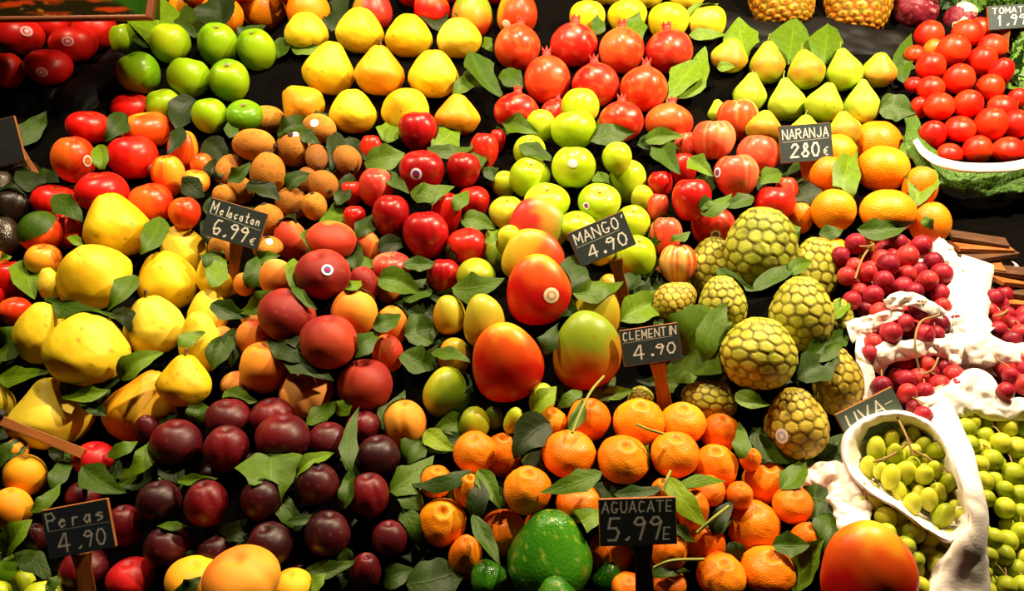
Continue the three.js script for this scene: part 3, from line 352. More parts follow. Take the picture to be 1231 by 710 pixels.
    [708, 504, 26, 26, { v: 1, f: -4 }], [768, 508, 31, 29, { v: 2, f: -4 }], [664, 506, 18, 16, { v: 2, f: -14 }], [821, 508, 28, 24, { v: 2 }], [865, 521, 23, 25, { v: 1 }], [571, 543, 26, 25, { v: 3 }], [604, 547, 23, 27, { v: 0, f: -5 }], [684, 545, 32, 27, { v: 3 }], [749, 552, 31, 28, { v: 0 }], [811, 546, 30, 27, { v: 0 }], [860, 561, 27, 27, { v: 0 }],
    [634, 589, 29, 29, { v: 0 }], [524, 579, 20, 20, { v: 0 }], [564, 590, 18, 22, { v: 2, f: -5 }], [695, 604, 27, 22, { v: 1, f: -8 }], [532, 628, 29, 29, { v: 2, t: 50 }], [605, 640, 28, 28, { v: 1 }], [559, 669, 20, 28, { v: 3 }], [921, 579, 28, 26, { v: 0 }], [906, 632, 31, 31, { v: 3 }], [953, 606, 24, 22, { v: 1 }], [968, 654, 21, 29, { v: 1 }], [923, 686, 33, 25, { v: 0 }], [867, 692, 30, 24, { v: 0 }],
    [848, 653, 24, 25, { v: 1 }], [832, 612, 20, 26, { v: 1, f: -6 }], [804, 662, 22, 24, { v: 1 }], [852, 590, 20, 16, { v: 1, f: -14 }], [889, 595, 16, 17, { v: 1, f: -14 }], [797, 592, 15, 18, { v: 0, f: -14 }], [733, 664, 29, 27, { v: 1 }], [755, 706, 20, 16, { v: 1 }], [805, 702, 20, 16, { v: 1 }], [902, 552, 13, 14, { v: 0, f: -20 }], [645, 632, 15, 16, { v: 1, f: -25 }]]],
  ['avocado', 'front avocado pile', [
    [660, 668, 53, 57, { v: 0, a: 2, f: 10, lk: 'largest glossy green' }], [588, 694, 23, 22, { v: 0, a: 80 }], [668, 716, 26, 24, { v: 0, f: 20 }], [732, 695, 20, 20, { v: 0, f: -6 }]]],
  ['peach', 'peach heap at the front edge', [
    [290, 696, 46, 38, { v: 1, f: 20, lk: 'large orange' }]]],
  ['apricot', 'front edge', [
    [233, 698, 34, 28, { v: 0 }], [351, 704, 24, 18, { v: 0 }]]],
  ['mango', 'front edge before the green grapes', [
    [1042, 690, 57, 67, { v: 0, a: -2, f: 60, z: 0.95, lk: 'red and orange' }]]],
  ['pineapple', 'upper right corner', [
    [938, -20, 39, 56, { v: 0, f: 50 }], [1034, -19, 40, 60, { v: 1, a: 6, f: 50 }]]],
];

// ------------------------------------------------------------------ settle the fruit: front ones first, each one moved back until it clears those before it
const FR = [];
PILES.forEach(([kind, pile, items], pi) => items.forEach((it, k) => {
  const o = it[4] || {}; FR.push({ kind, pile, pi, k, x: it[0], y: it[1], rx: it[2], ry: it[3], o, K: KINDS[kind] });
}));
const order = [...FR].sort((a, b) => (b.y + (b.o.f || 0)) - (a.y + (a.o.f || 0)));
const placed = [];
for (const f of order) {
  f.rp = (f.rx + f.ry) / 2; f.d = layer(f.x, f.y) - (f.o.f || 0) * 0.0003;
  const d0 = f.d;
  for (let it = 0; it < 60; it++) {
    const p = at(f.x, f.y, f.d), r = f.rp * f.d / FPX; let hit = false;
    for (const g of placed) { if (Math.abs(g.x - f.x) > g.rp + f.rp || Math.abs(g.y - f.y) > g.rp + f.rp) continue; if (p.distanceTo(g.p) < 0.96 * (r * (f.o.z ?? 1) + g.r * (g.o.z ?? 1))) { hit = true; break; } }
    if (!hit || f.d > d0 + 0.09) break; f.d += 0.002;
  }
  f.p = at(f.x, f.y, f.d); f.r = f.rp * f.d / FPX; placed.push(f);
}
const ORD = ['first', 'second', 'third', 'fourth', 'fifth', 'sixth', 'seventh', 'eighth', 'ninth', 'tenth', 'eleventh'];
PILES.forEach(([kind, pile, items], pi) => { // rows from the top, then places from the left, for the labels
  const L = FR.filter(f => f.pi === pi).sort((a, b) => a.y - b.y); let row = 0, y0 = -1e9, cur = [];
  const rows = []; for (const f of L) { if (f.y - y0 > 0.75 * f.rp) { y0 = f.y; rows.push([]); } rows[rows.length - 1].push(f); }
  rows.forEach((r, i) => r.sort((a, b) => a.x - b.x).forEach((f, j) => { f.row = i; f.col = j; f.nrow = rows.length; f.inrow = r.length; f.n = L.length; }));
});
function placeWords(f) {
  if (f.n === 1) return `at the ${f.pile}`;
  if (f.nrow === 1) return `${ORD[f.col]} from left in the ${f.pile}`;
  if (f.inrow === 1) return f.row === 0 ? `topmost of the ${f.pile}` : f.row === f.nrow - 1 ? `lowest of the ${f.pile}` : `alone in the ${ORD[f.row]} row of the ${f.pile}`;
  return `${ORD[f.col]} from left in the ${ORD[f.row]} row of the ${f.pile}`;
}
const KEY = f => f.kind + (f.pi);
const STICK = { pink: ['#d8a0a0', '#c83040', '#e0b0b0'], white: ['#f4f0ea', '#e8e0d8', '#f4f0ea'], ring: ['#f0e6d0', '#d84a14', '#f0a030'], blue: ['#e8e4ea', '#38409a', '#c02030'], oval: ['#efe3b8', '#d8a080', '#efe3b8'], paper: ['#e8e4e0', '#a8b4c4', '#e8e4e0'] };
function stickerGeo(r, bend, cols) {
  const pos = [0, 0, 0], col = [...hexc(cols[2])], idx = [], n = 16, rings = [0.35, 0.36, 0.62, 0.63, 1.0], rc = [2, 1, 1, 0, 0];
  rings.forEach((q, i) => { for (let j = 0; j < n; j++) { const a = j / n * 6.2832; pos.push(C(a) * q * r, S(a) * q * r, -((q * r) ** 2) / (2 * bend)); col.push(...hexc(cols[rc[i]])); } });
  for (let j = 0; j < n; j++) { idx.push(0, 1 + j, 1 + (j + 1) % n); for (let i = 0; i < 4; i++) { const a = 1 + i * n + j, b = 1 + i * n + (j + 1) % n; idx.push(a, a + n, b, b, a + n, b + n); } }
  const g = new THREE.BufferGeometry(); g.setAttribute('position', new THREE.Float32BufferAttribute(pos, 3)); g.setAttribute('color', new THREE.Float32BufferAttribute(col, 3)); g.setIndex(idx); g.computeVertexNormals(); return g;
}
const pix = p => { const q = p.clone().sub(EYE); const d = q.dot(FWD); return [W / 2 + q.dot(RGT) / d * FPX, H / 2 - q.dot(UPV) / d * FPX, d]; };
const protos = {};
for (const f of FR) {
  const K = f.K, o = f.o, v = (o.v ?? 0) % K.geos.length;
  const key = f.kind + v + (o.stem ? 's' : '');
  let m;
  if (!protos[key]) {
    m = new THREE.Mesh(K.geos[v], K.mat);
    if (o.stem) part('stem', stemGeo(f.kind === 'green_pear' ? 0.34 : 0.26, f.kind === 'green_pear' ? 0.035 : 0.045, 0.08, 0.92), f.kind === 'green_pear' ? M.greenstem : M.stem, m);
    if (f.kind === 'pomegranate') part('calyx', crownGeo, crownMat, m);
    if (f.kind === 'clementine' && v !== 3) { const c = part('calyx', starGeo, M.calyx, m); c.position.y = [0.8, 0.88, 0.78][v]; c.scale.setScalar(0.75); }
    if (f.kind === 'tomato' || f.kind === 'orange') { const c = part('calyx', starGeo, M.calyx, m); c.position.y = 0.93; c.scale.setScalar(f.kind === 'tomato' ? 0.9 : 0.4); }
    if (f.kind === 'kiwi') { const g = new THREE.SphereGeometry(0.18, 10, 6); g.scale(1, 0.45, 1); const e = part('blossom_end', g, M.kiwiEnd, m); e.position.y = 1.0; }
    if (/apple/.test(f.kind) && !/pine|dark|yellow_apple/.test(f.kind)) { const c = part('calyx', starGeo, M.stem, m); c.position.y = 0.76; c.scale.setScalar(0.8); }
    protos[key] = m;
  }
  m = protos[key].clone();
  // orientation: axis rolled in the plane of view, tilted towards the aisle, then spun about itself
  const a = ((o.a ?? rr(-9, 9))) * Math.PI / 180, t = ((o.t ?? K.t + rr(-6, 6))) * Math.PI / 180;
  const axis = V3().addScaledVector(RGT, S(a) * C(t)).addScaledVector(UPV, C(a) * C(t)).addScaledVector(FWD, -S(t)).normalize();
  const q = new THREE.Quaternion().setFromUnitVectors(V3(0, 1, 0), axis).multiply(new THREE.Quaternion().setFromAxisAngle(V3(0, 1, 0), o.spin ?? (o.z || f.kind === 'green_pear' ? 0 : rr(0, 6.28))));
  const k = f.d / FPX, ct = Math.max(0.3, C(t)), st = S(t);
  const ly = clamp(Math.sqrt(Math.max(0.01, f.ry ** 2 - (f.rx * st) ** 2)) / ct, 0.78 * f.rx, 1.6 * f.rx);
  m.scale.set(f.rx * k, ly * k, f.rx * k * (o.z ?? 1)); m.quaternion.copy(q); m.position.copy(f.p);
  if (f.kind === 'pineapple') { const bl = []; for (let i = 0; i < 30; i++) { const g = new THREE.ConeGeometry(0.12, 1.1, 4); g.scale(1, 1, 0.3); g.translate(0, 0.5, 0); g.rotateX(0.15 + (i % 5) * 0.22); g.rotateY(i * 2.4); g.translate(0, 0.95, 0); bl.push(g); } part('leaf_crown', mergeGeometries(bl), std({ color: 0x3f5a22, roughness: 0.6 }), m); }
  const look = o.lk ?? K.looks[v % K.looks.length];
  let lab = `${K.word.split(' ').some(w => look.includes(w)) ? look + ' ' + K.word.split(' ').pop() : look + ' ' + K.word}, ${placeWords(f)}`;
  addTop(m, K.name ?? f.kind); tag(m, lab, K.cat, `${K.word.replace(/ch$/, 'che')}s of the ${f.pile}`.replace('mangos', 'mangoes').replace('tomatos', 'tomatoes'));
  f.mesh = m; m.updateMatrixWorld(true);
  f.short = f.n === 1 ? `${look} ${K.word}` : `${f.nrow === 1 || f.inrow > 1 ? ORD[f.col] + ' ' : ''}${K.word}${f.nrow > 1 ? ' in ' + ORD[f.row] + ' row' : ''}`;
  for (const s of [o.s].filter(Boolean)) { // sticker: where the line of view meets the skin
    const g = K.geos[v], P = g.attributes.position, Nn = g.attributes.normal; let best = null, bd = 1e9; const w = V3(), n = V3();
    for (let i = 0; i < P.count; i++) { w.fromBufferAttribute(P, i).applyMatrix4(m.matrixWorld); const [x, y, d] = pix(w); if (d > f.d) continue; const e = Math.hypot(x - s[0], y - s[1]); if (e < bd) { bd = e; best = i; } }
    w.fromBufferAttribute(P, best); n.fromBufferAttribute(Nn, best).normalize();
    const st2 = part('sticker', stickerGeo(s[2] / f.rx, 1.0, STICK[s[3]]), M.sticker, m);
    st2.position.copy(w).addScaledVector(n, 0.025); st2.quaternion.setFromUnitVectors(V3(0, 0, 1), n); st2.scale.set(1, s[3] === 'white' || s[3] === 'oval' ? 0.85 : 1, 1);
  }
}
// ------------------------------------------------------------------ the bed under the fruit, the stall and the hall around it
{
  const x0 = -260, x1 = 1500, y0 = -220, y1 = 900, st = 11, nx = Math.floor((x1 - x0) / st), ny = Math.floor((y1 - y0) / st);
  const pos = [], idx = [];
  for (let j = 0; j <= ny; j++) for (let i = 0; i <= nx; i++) {
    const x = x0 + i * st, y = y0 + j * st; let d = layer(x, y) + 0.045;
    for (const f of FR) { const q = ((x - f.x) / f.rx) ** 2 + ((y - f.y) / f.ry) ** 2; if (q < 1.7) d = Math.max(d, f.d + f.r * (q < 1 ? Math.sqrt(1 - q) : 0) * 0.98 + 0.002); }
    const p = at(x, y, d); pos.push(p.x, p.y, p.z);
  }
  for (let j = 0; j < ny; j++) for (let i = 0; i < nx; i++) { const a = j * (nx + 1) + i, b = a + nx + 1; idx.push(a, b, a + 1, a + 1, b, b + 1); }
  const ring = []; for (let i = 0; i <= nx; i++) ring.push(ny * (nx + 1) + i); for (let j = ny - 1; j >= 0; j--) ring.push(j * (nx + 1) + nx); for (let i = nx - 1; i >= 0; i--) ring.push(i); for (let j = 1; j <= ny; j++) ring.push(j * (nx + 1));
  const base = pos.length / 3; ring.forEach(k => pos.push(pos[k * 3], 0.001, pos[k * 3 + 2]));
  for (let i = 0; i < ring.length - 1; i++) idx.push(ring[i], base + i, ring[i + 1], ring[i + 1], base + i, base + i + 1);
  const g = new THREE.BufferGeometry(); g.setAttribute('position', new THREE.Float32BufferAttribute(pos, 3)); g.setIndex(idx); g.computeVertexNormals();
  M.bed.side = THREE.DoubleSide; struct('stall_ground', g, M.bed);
}
{
  const wm = std({ color: 0x4a3a2a, roughness: 0.9 }), fm = std({ color: 0x3a3530, roughness: 0.8 });
  const bx = (n, sx, sy, sz, x, y, z, m) => { const g = new THREE.BoxGeometry(sx, sy, sz); g.translate(x, y, z); struct(n, g, m); };
  bx('floor', 9.4, 0.1, 8.4, 0, -0.05, -1, fm); bx('ceiling', 9.4, 0.1, 8.4, 0, 3.45, -1, wm);
  bx('wall_back', 9.4, 3.4, 0.1, 0, 1.7, -5.05, wm); bx('wall_front', 9.4, 3.4, 0.1, 0, 1.7, 3.05, wm); bx('wall_left', 0.1, 3.4, 8, -4.65, 1.7, -1, wm); bx('wall_right', 0.1, 3.4, 8, 4.65, 1.7, -1, wm);
}
{
  const shadeM = std({ color: 0x2a2a2a, roughness: 0.5, metalness: 0.6, side: THREE.DoubleSide });
  const bulbM = std({ color: 0xffffff, emissive: LAMP_COLOUR, emissiveIntensity: 12 });
  LAMPS.forEach(([x, y, z, aim, cd], i) => {
    const g = new THREE.Group(); addTop(g, 'pendant_lamp'); g.position.set(x, y, z);
    tag(g, `dark metal pendant lamp over the ${['dark apples', 'peaches', 'pomegranates', 'grapes'][i]}`, 'lamp');
    part('shade', new THREE.LatheGeometry([[0.02, 0.12], [0.05, 0.11], [0.09, 0.06], [0.13, -0.01]].map(p => new THREE.Vector2(...p)), 24), shadeM, g);
    const c = new THREE.CylinderGeometry(0.006, 0.006, 3.4 - y - 0.11, 6); c.translate(0, (3.4 - y - 0.11) / 2 + 0.11, 0); part('cord', c, shadeM, g);
    const b = new THREE.SphereGeometry(0.028, 16, 12); b.translate(0, 0.045, 0); part('bulb', b, bulbM, g);
    const L = new THREE.SpotLight(LAMP_COLOUR, cd, 0, 1.05, 0.5, 2); L.position.set(0, 0.0, 0); g.add(L);
    L.target.position.set(aim[0] - x, aim[1] - y, aim[2] - z); g.add(L.target); L.castShadow = true; L.shadow.radius = 1.5;
  });
}

// ------------------------------------------------------------------ sheets that lie in folds: paper, cloth and broad leaves, along a line of points [x, y, width, lift]
const BALLS = [];
function fold(pts, { seed = 1, crumple = 0.006, arch = 0.6, na = 70, nc = 22, rag = 0.18, f = 40, push = 1 } = {}) {
  const cv = new THREE.CatmullRomCurve3(pts.map(p => V3(p[0], p[1], p[2])), false, 'centripetal'), lf = new THREE.CatmullRomCurve3(pts.map((p, i) => V3(i, p[3] ?? 0.02, 0)));
  const pos = [], uv = [], idx = [];
  for (let i = 0; i <= na; i++) {
    const t = i / na, p = cv.getPoint(t), q = cv.getTangent(t), L = lf.getPoint(t).y; const l = Math.hypot(q.x, q.y) || 1, px = -q.y / l, py = q.x / l;
    for (let j = 0; j <= nc; j++) {
      const s = j / nc * 2 - 1; const w = p.z / 2 * (1 + rag * nz(t * 9 + seed, s > 0 ? 3 : 8, seed));
      const x = p.x + px * s * w, y = p.y + py * s * w; let d = layer(p.x + px * s * w * 0.5, p.y + py * s * w * 0.5) - L;
      const u = at(x, y, d); const ar = arch * Math.min(0.03, p.z * d / FPX * 0.5);
      d -= ar * (Math.sqrt(Math.max(0, 1 - s * s)) - 0.6);
      const F = f * 0.55; d += crumple * (0.9 - 2.6 * Math.abs(nz(u.x * F + seed, u.y * F, u.z * F))) + crumple * 0.3 * (0.5 - Math.abs(nz(u.x * F * 2.3, u.y * F * 2.3 + seed, u.z * F * 2.3)) * 2);
      const P = at(x + 3 * crumple * 100 * 0.5 * nz(x * 0.05, y * 0.05, seed), y + 3 * crumple * 100 * 0.5 * nz(x * 0.05, y * 0.05, seed + 5), d);
      if (push) for (let it = 0; it < 2; it++) { for (const [c, m] of BALLS) { const e = P.distanceTo(c); if (e < m) P.sub(c).multiplyScalar((m + 0.0008) / Math.max(e, 1e-5)).add(c); } for (const f of FR) { if (P.distanceTo(f.p) > f.r * 1.9) continue; f.inv ??= f.mesh.matrixWorld.clone().invert(); P.applyMatrix4(f.inv); const e = P.length(); if (e < 1.07) P.multiplyScalar(1.075 / Math.max(e, 1e-5)); P.applyMatrix4(f.mesh.matrixWorld); } }
      pos.push(P.x, P.y, P.z); uv.push(t * pts.length * 0.5, j / nc * 0.5);
    }
  }
  for (let i = 0; i < na; i++) for (let j = 0; j < nc; j++) { const a = i * (nc + 1) + j, b = a + nc + 1; idx.push(a, b, a + 1, a + 1, b, b + 1); }
  const g = new THREE.BufferGeometry(); g.setAttribute('position', new THREE.Float32BufferAttribute(pos, 3)); g.setAttribute('uv', new THREE.Float32BufferAttribute(uv, 2)); g.setIndex(idx); g.computeVertexNormals(); return g;
}
const sheet = (name, label, cat, group, pts, mat, o) => tag(addTop(new THREE.Mesh(fold(pts, o), mat), name), label, cat, group);
const savoyMat = std({ color: 0x5c8c30, map: leafTex, bumpMap: crepe, bumpScale: 0.004, roughness: 0.5, side: THREE.DoubleSide });
sheet('savoy_cabbage_leaf', 'crinkled green cabbage leaf under the tomato tray', 'leaf', null, [[1094, 140, 16, 0.01], [1104, 178, 26, 0.015], [1130, 206, 34, 0.02], [1180, 217, 36, 0.02], [1225, 216, 36, 0.02], [1265, 205, 30, 0.02]], savoyMat, { seed: 61, crumple: 0.006, rag: 0.5 });
sheet('tomato_tray', 'white tray rim under the lowest tomatoes', 'tray', null, [[1100, 168, 7, 0.035], [1110, 182, 9, 0.04], [1126, 193, 11, 0.045], [1150, 200, 12, 0.05], [1185, 202, 12, 0.05], [1218, 200, 12, 0.05], [1250, 192, 12, 0.045]], M.paper, { seed: 63, crumple: 0.0012, rag: 0.08 });

// ------------------------------------------------------------------ grapes: a bunch is one thing, its grapes and stem are parts
const grapeGeo = (cols, k) => { const g = revolve(ovalF(k, 0.015), speck(skin2(cols[0], cols[1], k, 0.2, 1), cols[2], k, 0.3, 8, 0.3), 20, 14); const e = new THREE.SphereGeometry(0.07, 6, 4); return g; };
const GRED = [grapeGeo(['#94182a', '#b42c3c', '#cc6a6a'], 1), grapeGeo(['#701024', '#921c30', '#ac545c'], 2), grapeGeo(['#b0242a', '#c83c38', '#d8806c'], 3)];
const GGRN = [grapeGeo(['#aab820', '#cace3c', '#dcde70'], 4), grapeGeo(['#bcbe28', '#d8d448', '#e6e27a'], 5), grapeGeo(['#96a41c', '#b6be2c', '#cccc58'], 6)];
const INSIDE = (poly, x, y) => { let c = false; for (let i = 0, j = poly.length - 1; i < poly.length; j = i++) { const [xi, yi] = poly[i], [xj, yj] = poly[j]; if ((yi > y) !== (yj > y) && x < (xj - xi) * (y - yi) / (yj - yi) + xi) c = !c; } return c; };
function tubeThrough(pts, r) { return new THREE.TubeGeometry(new THREE.CatmullRomCurve3(pts), pts.length * 8, r, 6); }
function bunch(label, col, list, R, poly, nfill, stems = [], bias = 0, asp = 1, nope = 0) {
  const G = new THREE.Group(); addTop(G, col === 'red' ? 'red_grape_bunch' : 'green_grape_bunch');
  const cx = list.reduce((s, g) => s + g[0], 0) / list.length, cy = list.reduce((s, g) => s + g[1], 0) / list.length;
  const O = at(cx, cy, layer(cx, cy) + 0.04); G.position.copy(O); tag(G, label, 'grapes', `${col} grape bunches in white tissue`);
  const done = [], geos = col === 'red' ? GRED : GGRN;
  const put = (x, y, r, off) => {
    let d = layer(x, y) - bias + off; const d0 = d;
    for (let i = 0; i < 60; i++) { const p = at(x, y, d), m = r * d / FPX; if (!done.some(q => p.distanceTo(q[0]) < 0.86 * (m + q[1]))) break; d += 0.0015; if (d > d0 + 0.06) return; }
    if (off > 0.006 && d + 0.9 * r * d / FPX > layer(x, y) + 0.03) return;
    const p = at(x, y, d), m = 1.03 * r * d / FPX; done.push([p, m]); BALLS.push([p, m]);
    const g = part('grape', geos[Math.floor(rnd() * 3)], M.grape, G); g.position.copy(p).sub(O); const el = asp * rr(0.98, 1.08); g.scale.set(m / Math.sqrt(asp), m * el / 1.0, m / Math.sqrt(asp)); g.rotation.set(rr(-0.5, 0.5), rr(0, 6), rr(-0.5, 0.5));
    if (done.length > 1) { const q = new THREE.SphereGeometry(0.09, 6, 4); }
  };
  [...list].sort((a, b) => b[1] - a[1]).forEach(g => put(g[0], g[1], g[2] || R, rr(-0.004, 0.004)));
  for (let i = 0, n = 0; i < nfill * 12 && n < nfill; i++) { const xs = poly.map(p => p[0]), ys = poly.map(p => p[1]); const x = rr(Math.min(...xs), Math.max(...xs)), y = rr(Math.min(...ys), Math.max(...ys)); if (!INSIDE(poly, x, y)) continue; const b = done.length; put(x, y, R * rr(0.88, 1.02), 0.009); if (done.length > b) n++; }
  const tw = []; for (const s of stems) tw.push(tubeThrough(s.map(([x, y, l]) => at(x, y, layer(x, y) - bias - (l ?? 0.01)).sub(O)), 0.0016));
  for (let i = 0; i < Math.min(7, done.length); i++) { const [p, m] = done[Math.floor(rnd() * done.length)]; const a = p.clone().sub(O).addScaledVector(UPV, m * 0.9), b = a.clone().addScaledVector(FWD, 0.02).addScaledVector(UPV, rr(0.003, 0.01)).addScaledVector(RGT, rr(-0.01, 0.01)); tw.push(tubeThrough([a, a.clone().lerp(b, 0.5).addScaledVector(UPV, 0.002), b], 0.0009)); }
  tw.forEach((g, i) => part(i < stems.length ? 'stem' : 'pedicel', g, M.twig, G));
}
bunch('large bunch of red grapes below the orange pile', 'red', [[1028, 293, 12], [1010, 308, 11], [1080, 292, 11], [1108, 295, 12], [1060, 312, 12], [1068, 317, 13], [1091, 308, 13], [1018, 332, 11], [1027, 320, 10], [1043, 328, 11], [1062, 338, 12], [1086, 345, 12], [1103, 326, 11], [1115, 337, 12], [1132, 329, 13], [1122, 314, 11], [1130, 353, 11], [1100, 350, 10], [1050, 355, 12], [1033, 350, 10], [1024, 361, 11], [1058, 376, 12], [1041, 372, 10], [1133, 368, 10], [1090, 330, 11]], 11.5, [[1005, 320], [1060, 300], [1120, 290], [1142, 330], [1140, 372], [1060, 385], [1020, 370]], 22, [[[1046, 296], [1036, 312, 0.015], [1028, 335, 0.015]], [[1053, 292], [1044, 296, 0.018], [1030, 296, 0.012]]], 0.02);
bunch('dark red grapes with one large dark grape between tissue folds', 'red', [[1108, 372, 12.5], [1071, 400, 13], [1050, 412, 11], [1045, 424, 9], [1095, 396, 11], [1111, 402, 12], [1130, 390, 12], [1140, 381, 11], [1124, 402, 11], [1088, 388, 10], [1148, 384, 9]], 11, [[1050, 400], [1100, 380], [1150, 380], [1140, 410], [1060, 412]], 8, [[[1113, 360, 0.02], [1110, 366, 0.02]], [[1127, 379, 0.03], [1106, 388, 0.045], [1100, 412, 0.055], [1105, 446, 0.045]]], 0.032);
bunch('red grapes on a brown stem behind the slate sign', 'red', [[1085, 438, 13.5], [1060, 464, 12], [1105, 455, 12], [1090, 456, 11], [1146, 452, 13], [1129, 464, 12.5], [1091, 472, 11], [1111, 471, 11], [1133, 441, 9], [1115, 438, 9], [1100, 490, 10], [1110, 498, 10], [1078, 452, 10], [1150, 464, 9]], 11, [[1060, 460], [1085, 430], [1140, 435], [1150, 460], [1110, 500], [1085, 480]], 10, [[[1128, 430], [1120, 445, 0.015], [1110, 450]]], 0.03);
bunch('red grapes beside the wooden slats at the picture edge', 'red', [[1196, 358, 11], [1190, 374, 10], [1201, 366, 11], [1203, 384, 10], [1214, 393, 12], [1226, 401, 11], [1232, 387, 12], [1216, 408, 11], [1200, 396, 10], [1240, 398, 11], [1210, 378, 10]], 11, [[1185, 352], [1205, 350], [1240, 380], [1240, 410], [1200, 405]], 7, [[[1196, 380], [1204, 378, 0.014], [1212, 372]]], 0.02);
bunch('red grapes below the bright tissue billow at the right', 'red', [[1207, 442, 13], [1226, 434, 12], [1219, 458, 12], [1209, 470, 10], [1232, 462, 12], [1236, 445, 12], [1214, 450, 9]], 11, [[1200, 430], [1240, 428], [1240, 472], [1205, 476]], 5, [[[1196, 428, 0.02], [1200, 434, 0.02]]], 0.035);
bunch('green grapes deep in the tissue nest with a thick stem', 'green', [[1053, 540, 12], [1044, 562, 11], [1086, 570, 14], [1111, 571, 12], [1071, 573, 12], [1126, 541, 11], [1139, 580, 11], [1124, 565, 10], [1096, 607, 12], [1117, 600, 11], [1134, 620, 13], [1154, 601, 10], [1158, 620, 11], [1109, 536, 10], [1058, 565, 9], [1076, 545, 10], [1146, 610, 9]], 10.5, [[1035, 535], [1080, 515], [1120, 520], [1150, 570], [1162, 630], [1120, 620], [1060, 580]], 60, [[[1078, 500, 0.03], [1090, 525, 0.025], [1098, 548, 0.01]], [[1092, 532, 0.015], [1070, 548, 0.012], [1050, 555]], [[1096, 540, 0.015], [1118, 552, 0.012], [1135, 566]]], 0.006, 1.3);
bunch('green grapes spilling beside the red and orange mango', 'green', [[1035, 609, 12], [1052, 602, 13], [1065, 622, 13], [1083, 618, 13], [1098, 640, 13], [1142, 648, 12], [1126, 655, 11], [1100, 672, 11], [1130, 678, 14], [1112, 692, 13], [1148, 669, 11], [1133, 690, 12], [1089, 655, 11], [1048, 590, 10], [1080, 640, 12], [1115, 664, 11], [1105, 705, 12], [1130, 706, 12], [1066, 640, 11]], 12, [[1030, 600], [1070, 605], [1110, 640], [1155, 645], [1150, 690], [1120, 715], [1090, 690]], 20, [[[1039, 580, 0.02], [1040, 592, 0.02], [1042, 600]]], 0.01);
bunch('large bunch of green grapes at the right edge above', 'green', [[1161, 515, 12], [1183, 525, 12], [1203, 532, 12], [1211, 512, 13], [1182, 509, 11], [1166, 534, 11], [1192, 553, 13], [1222, 538, 13], [1217, 570, 14], [1192, 577, 12], [1225, 595, 13], [1208, 610, 12], [1186, 599, 10], [1208, 588, 10], [1228, 618, 12], [1177, 558, 11], [1232, 515, 12], [1236, 560, 12], [1238, 580, 12]], 12, [[1155, 508], [1235, 500], [1240, 620], [1200, 620], [1175, 570]], 22, [], 0.0);
bunch('green grapes in the lower right corner', 'green', [[1210, 650, 13], [1194, 647, 12], [1214, 632, 12], [1228, 640, 12], [1198, 686, 12], [1222, 685, 12], [1188, 667, 11], [1208, 667, 11], [1228, 661, 11], [1210, 704, 12], [1195, 703, 12], [1236, 672, 12], [1230, 704, 12], [1182, 686, 10]], 12, [[1180, 640], [1235, 625], [1240, 712], [1180, 712]], 14, [], 0.01);

// ------------------------------------------------------------------ tissue paper and black cloth
const PG = 'white tissue paper around the grapes';
const paper = (label, pts, o) => sheet('tissue_paper', label, 'paper', PG, pts, M.paper, o);
paper('white tissue sheet lying under the right hand green grapes', [[1222, 500, 90, -0.041], [1224, 600, 90, -0.041], [1222, 740, 96, -0.041]], { seed: 5, crumple: 0.002, na: 50, nc: 30, arch: 0, push: 0 });
paper('wide white tissue sheet lying under the red grapes', [[1130, 290, 60, -0.041], [1135, 340, 190, -0.041], [1150, 430, 240, -0.041], [1164, 474, 190, -0.041]], { seed: 3, crumple: 0.002, na: 60, nc: 40, arch: 0, push: 0 });
{ // the paper nest that holds the green grapes: a lip that rolls over outwards, and the inner wall
  const rim = [[1116, 636, .03], [1078, 609, .035], [1042, 588, .035], [1020, 562, .035], [1017, 532, .042], [1036, 508, .045], [1066, 497, .045], [1097, 500, .045], [1121, 513, .045], [1139, 541, .045], [1152, 576, .045], [1164, 611, .04], [1160, 640, .035], [1140, 648, .03]];
  const cx = 1096, cy = 572, ring = (k, l0, lk) => new THREE.CatmullRomCurve3(rim.map(p => V3(cx + (p[0] - cx) * k, cy + (p[1] - cy) * k, l0 + p[2] * lk)), true);
  const R = [ring(1.07, -0.012, 0.3), ring(1.06, 0, 0.7), ring(1.03, 0, 1), ring(0.98, 0, 1), ring(0.92, -0.004, 0.8), ring(0.84, -0.012, 0.45), ring(0.7, -0.024, 0), ring(0.45, -0.029, 0)];
  const na = 120, pos = [], uv = [], idx = [];
  for (let i = 0; i <= na; i++) R.forEach((c, j) => { const p = c.getPoint((i % na) / na), t = i / na; const x = p.x + 2.2 * nz(Math.cos(t * 6.283) * 4, Math.sin(t * 6.283) * 4, j * 0.7), y = p.y + 2.2 * nz(Math.cos(t * 6.283) * 4, 7, Math.sin(t * 6.283) * 4 + j * 0.5); const d = layer(x, y) - p.z + 0.0025 * nz(Math.cos(t * 6.283) * 9, Math.sin(t * 6.283) * 9, j * 0.35) + 0.0012 * nz(x * 0.12, y * 0.12, j); const P = at(x, y, d); for (let it = 0; it < 3; it++) for (const [c, m] of BALLS) { const e = P.distanceTo(c); if (e < m * 1.18) P.sub(c).multiplyScalar((m * 1.19) / Math.max(e, 1e-5)).add(c); } pos.push(P.x, P.y, P.z); uv.push(t * 5, j / 8); });
  for (let i = 0; i < na; i++) for (let j = 0; j < R.length - 1; j++) { const a = i * R.length + j, b = a + R.length; idx.push(a, b, a + 1, a + 1, b, b + 1); }
  const g = new THREE.BufferGeometry(); g.setAttribute('position', new THREE.Float32BufferAttribute(pos, 3)); g.setAttribute('uv', new THREE.Float32BufferAttribute(uv, 2)); g.setIndex(idx); g.computeVertexNormals();
  tag(addTop(new THREE.Mesh(g, M.paper), 'tissue_paper'), 'white tissue nest with a rolled rim around the deep green grapes', 'paper', PG);
}
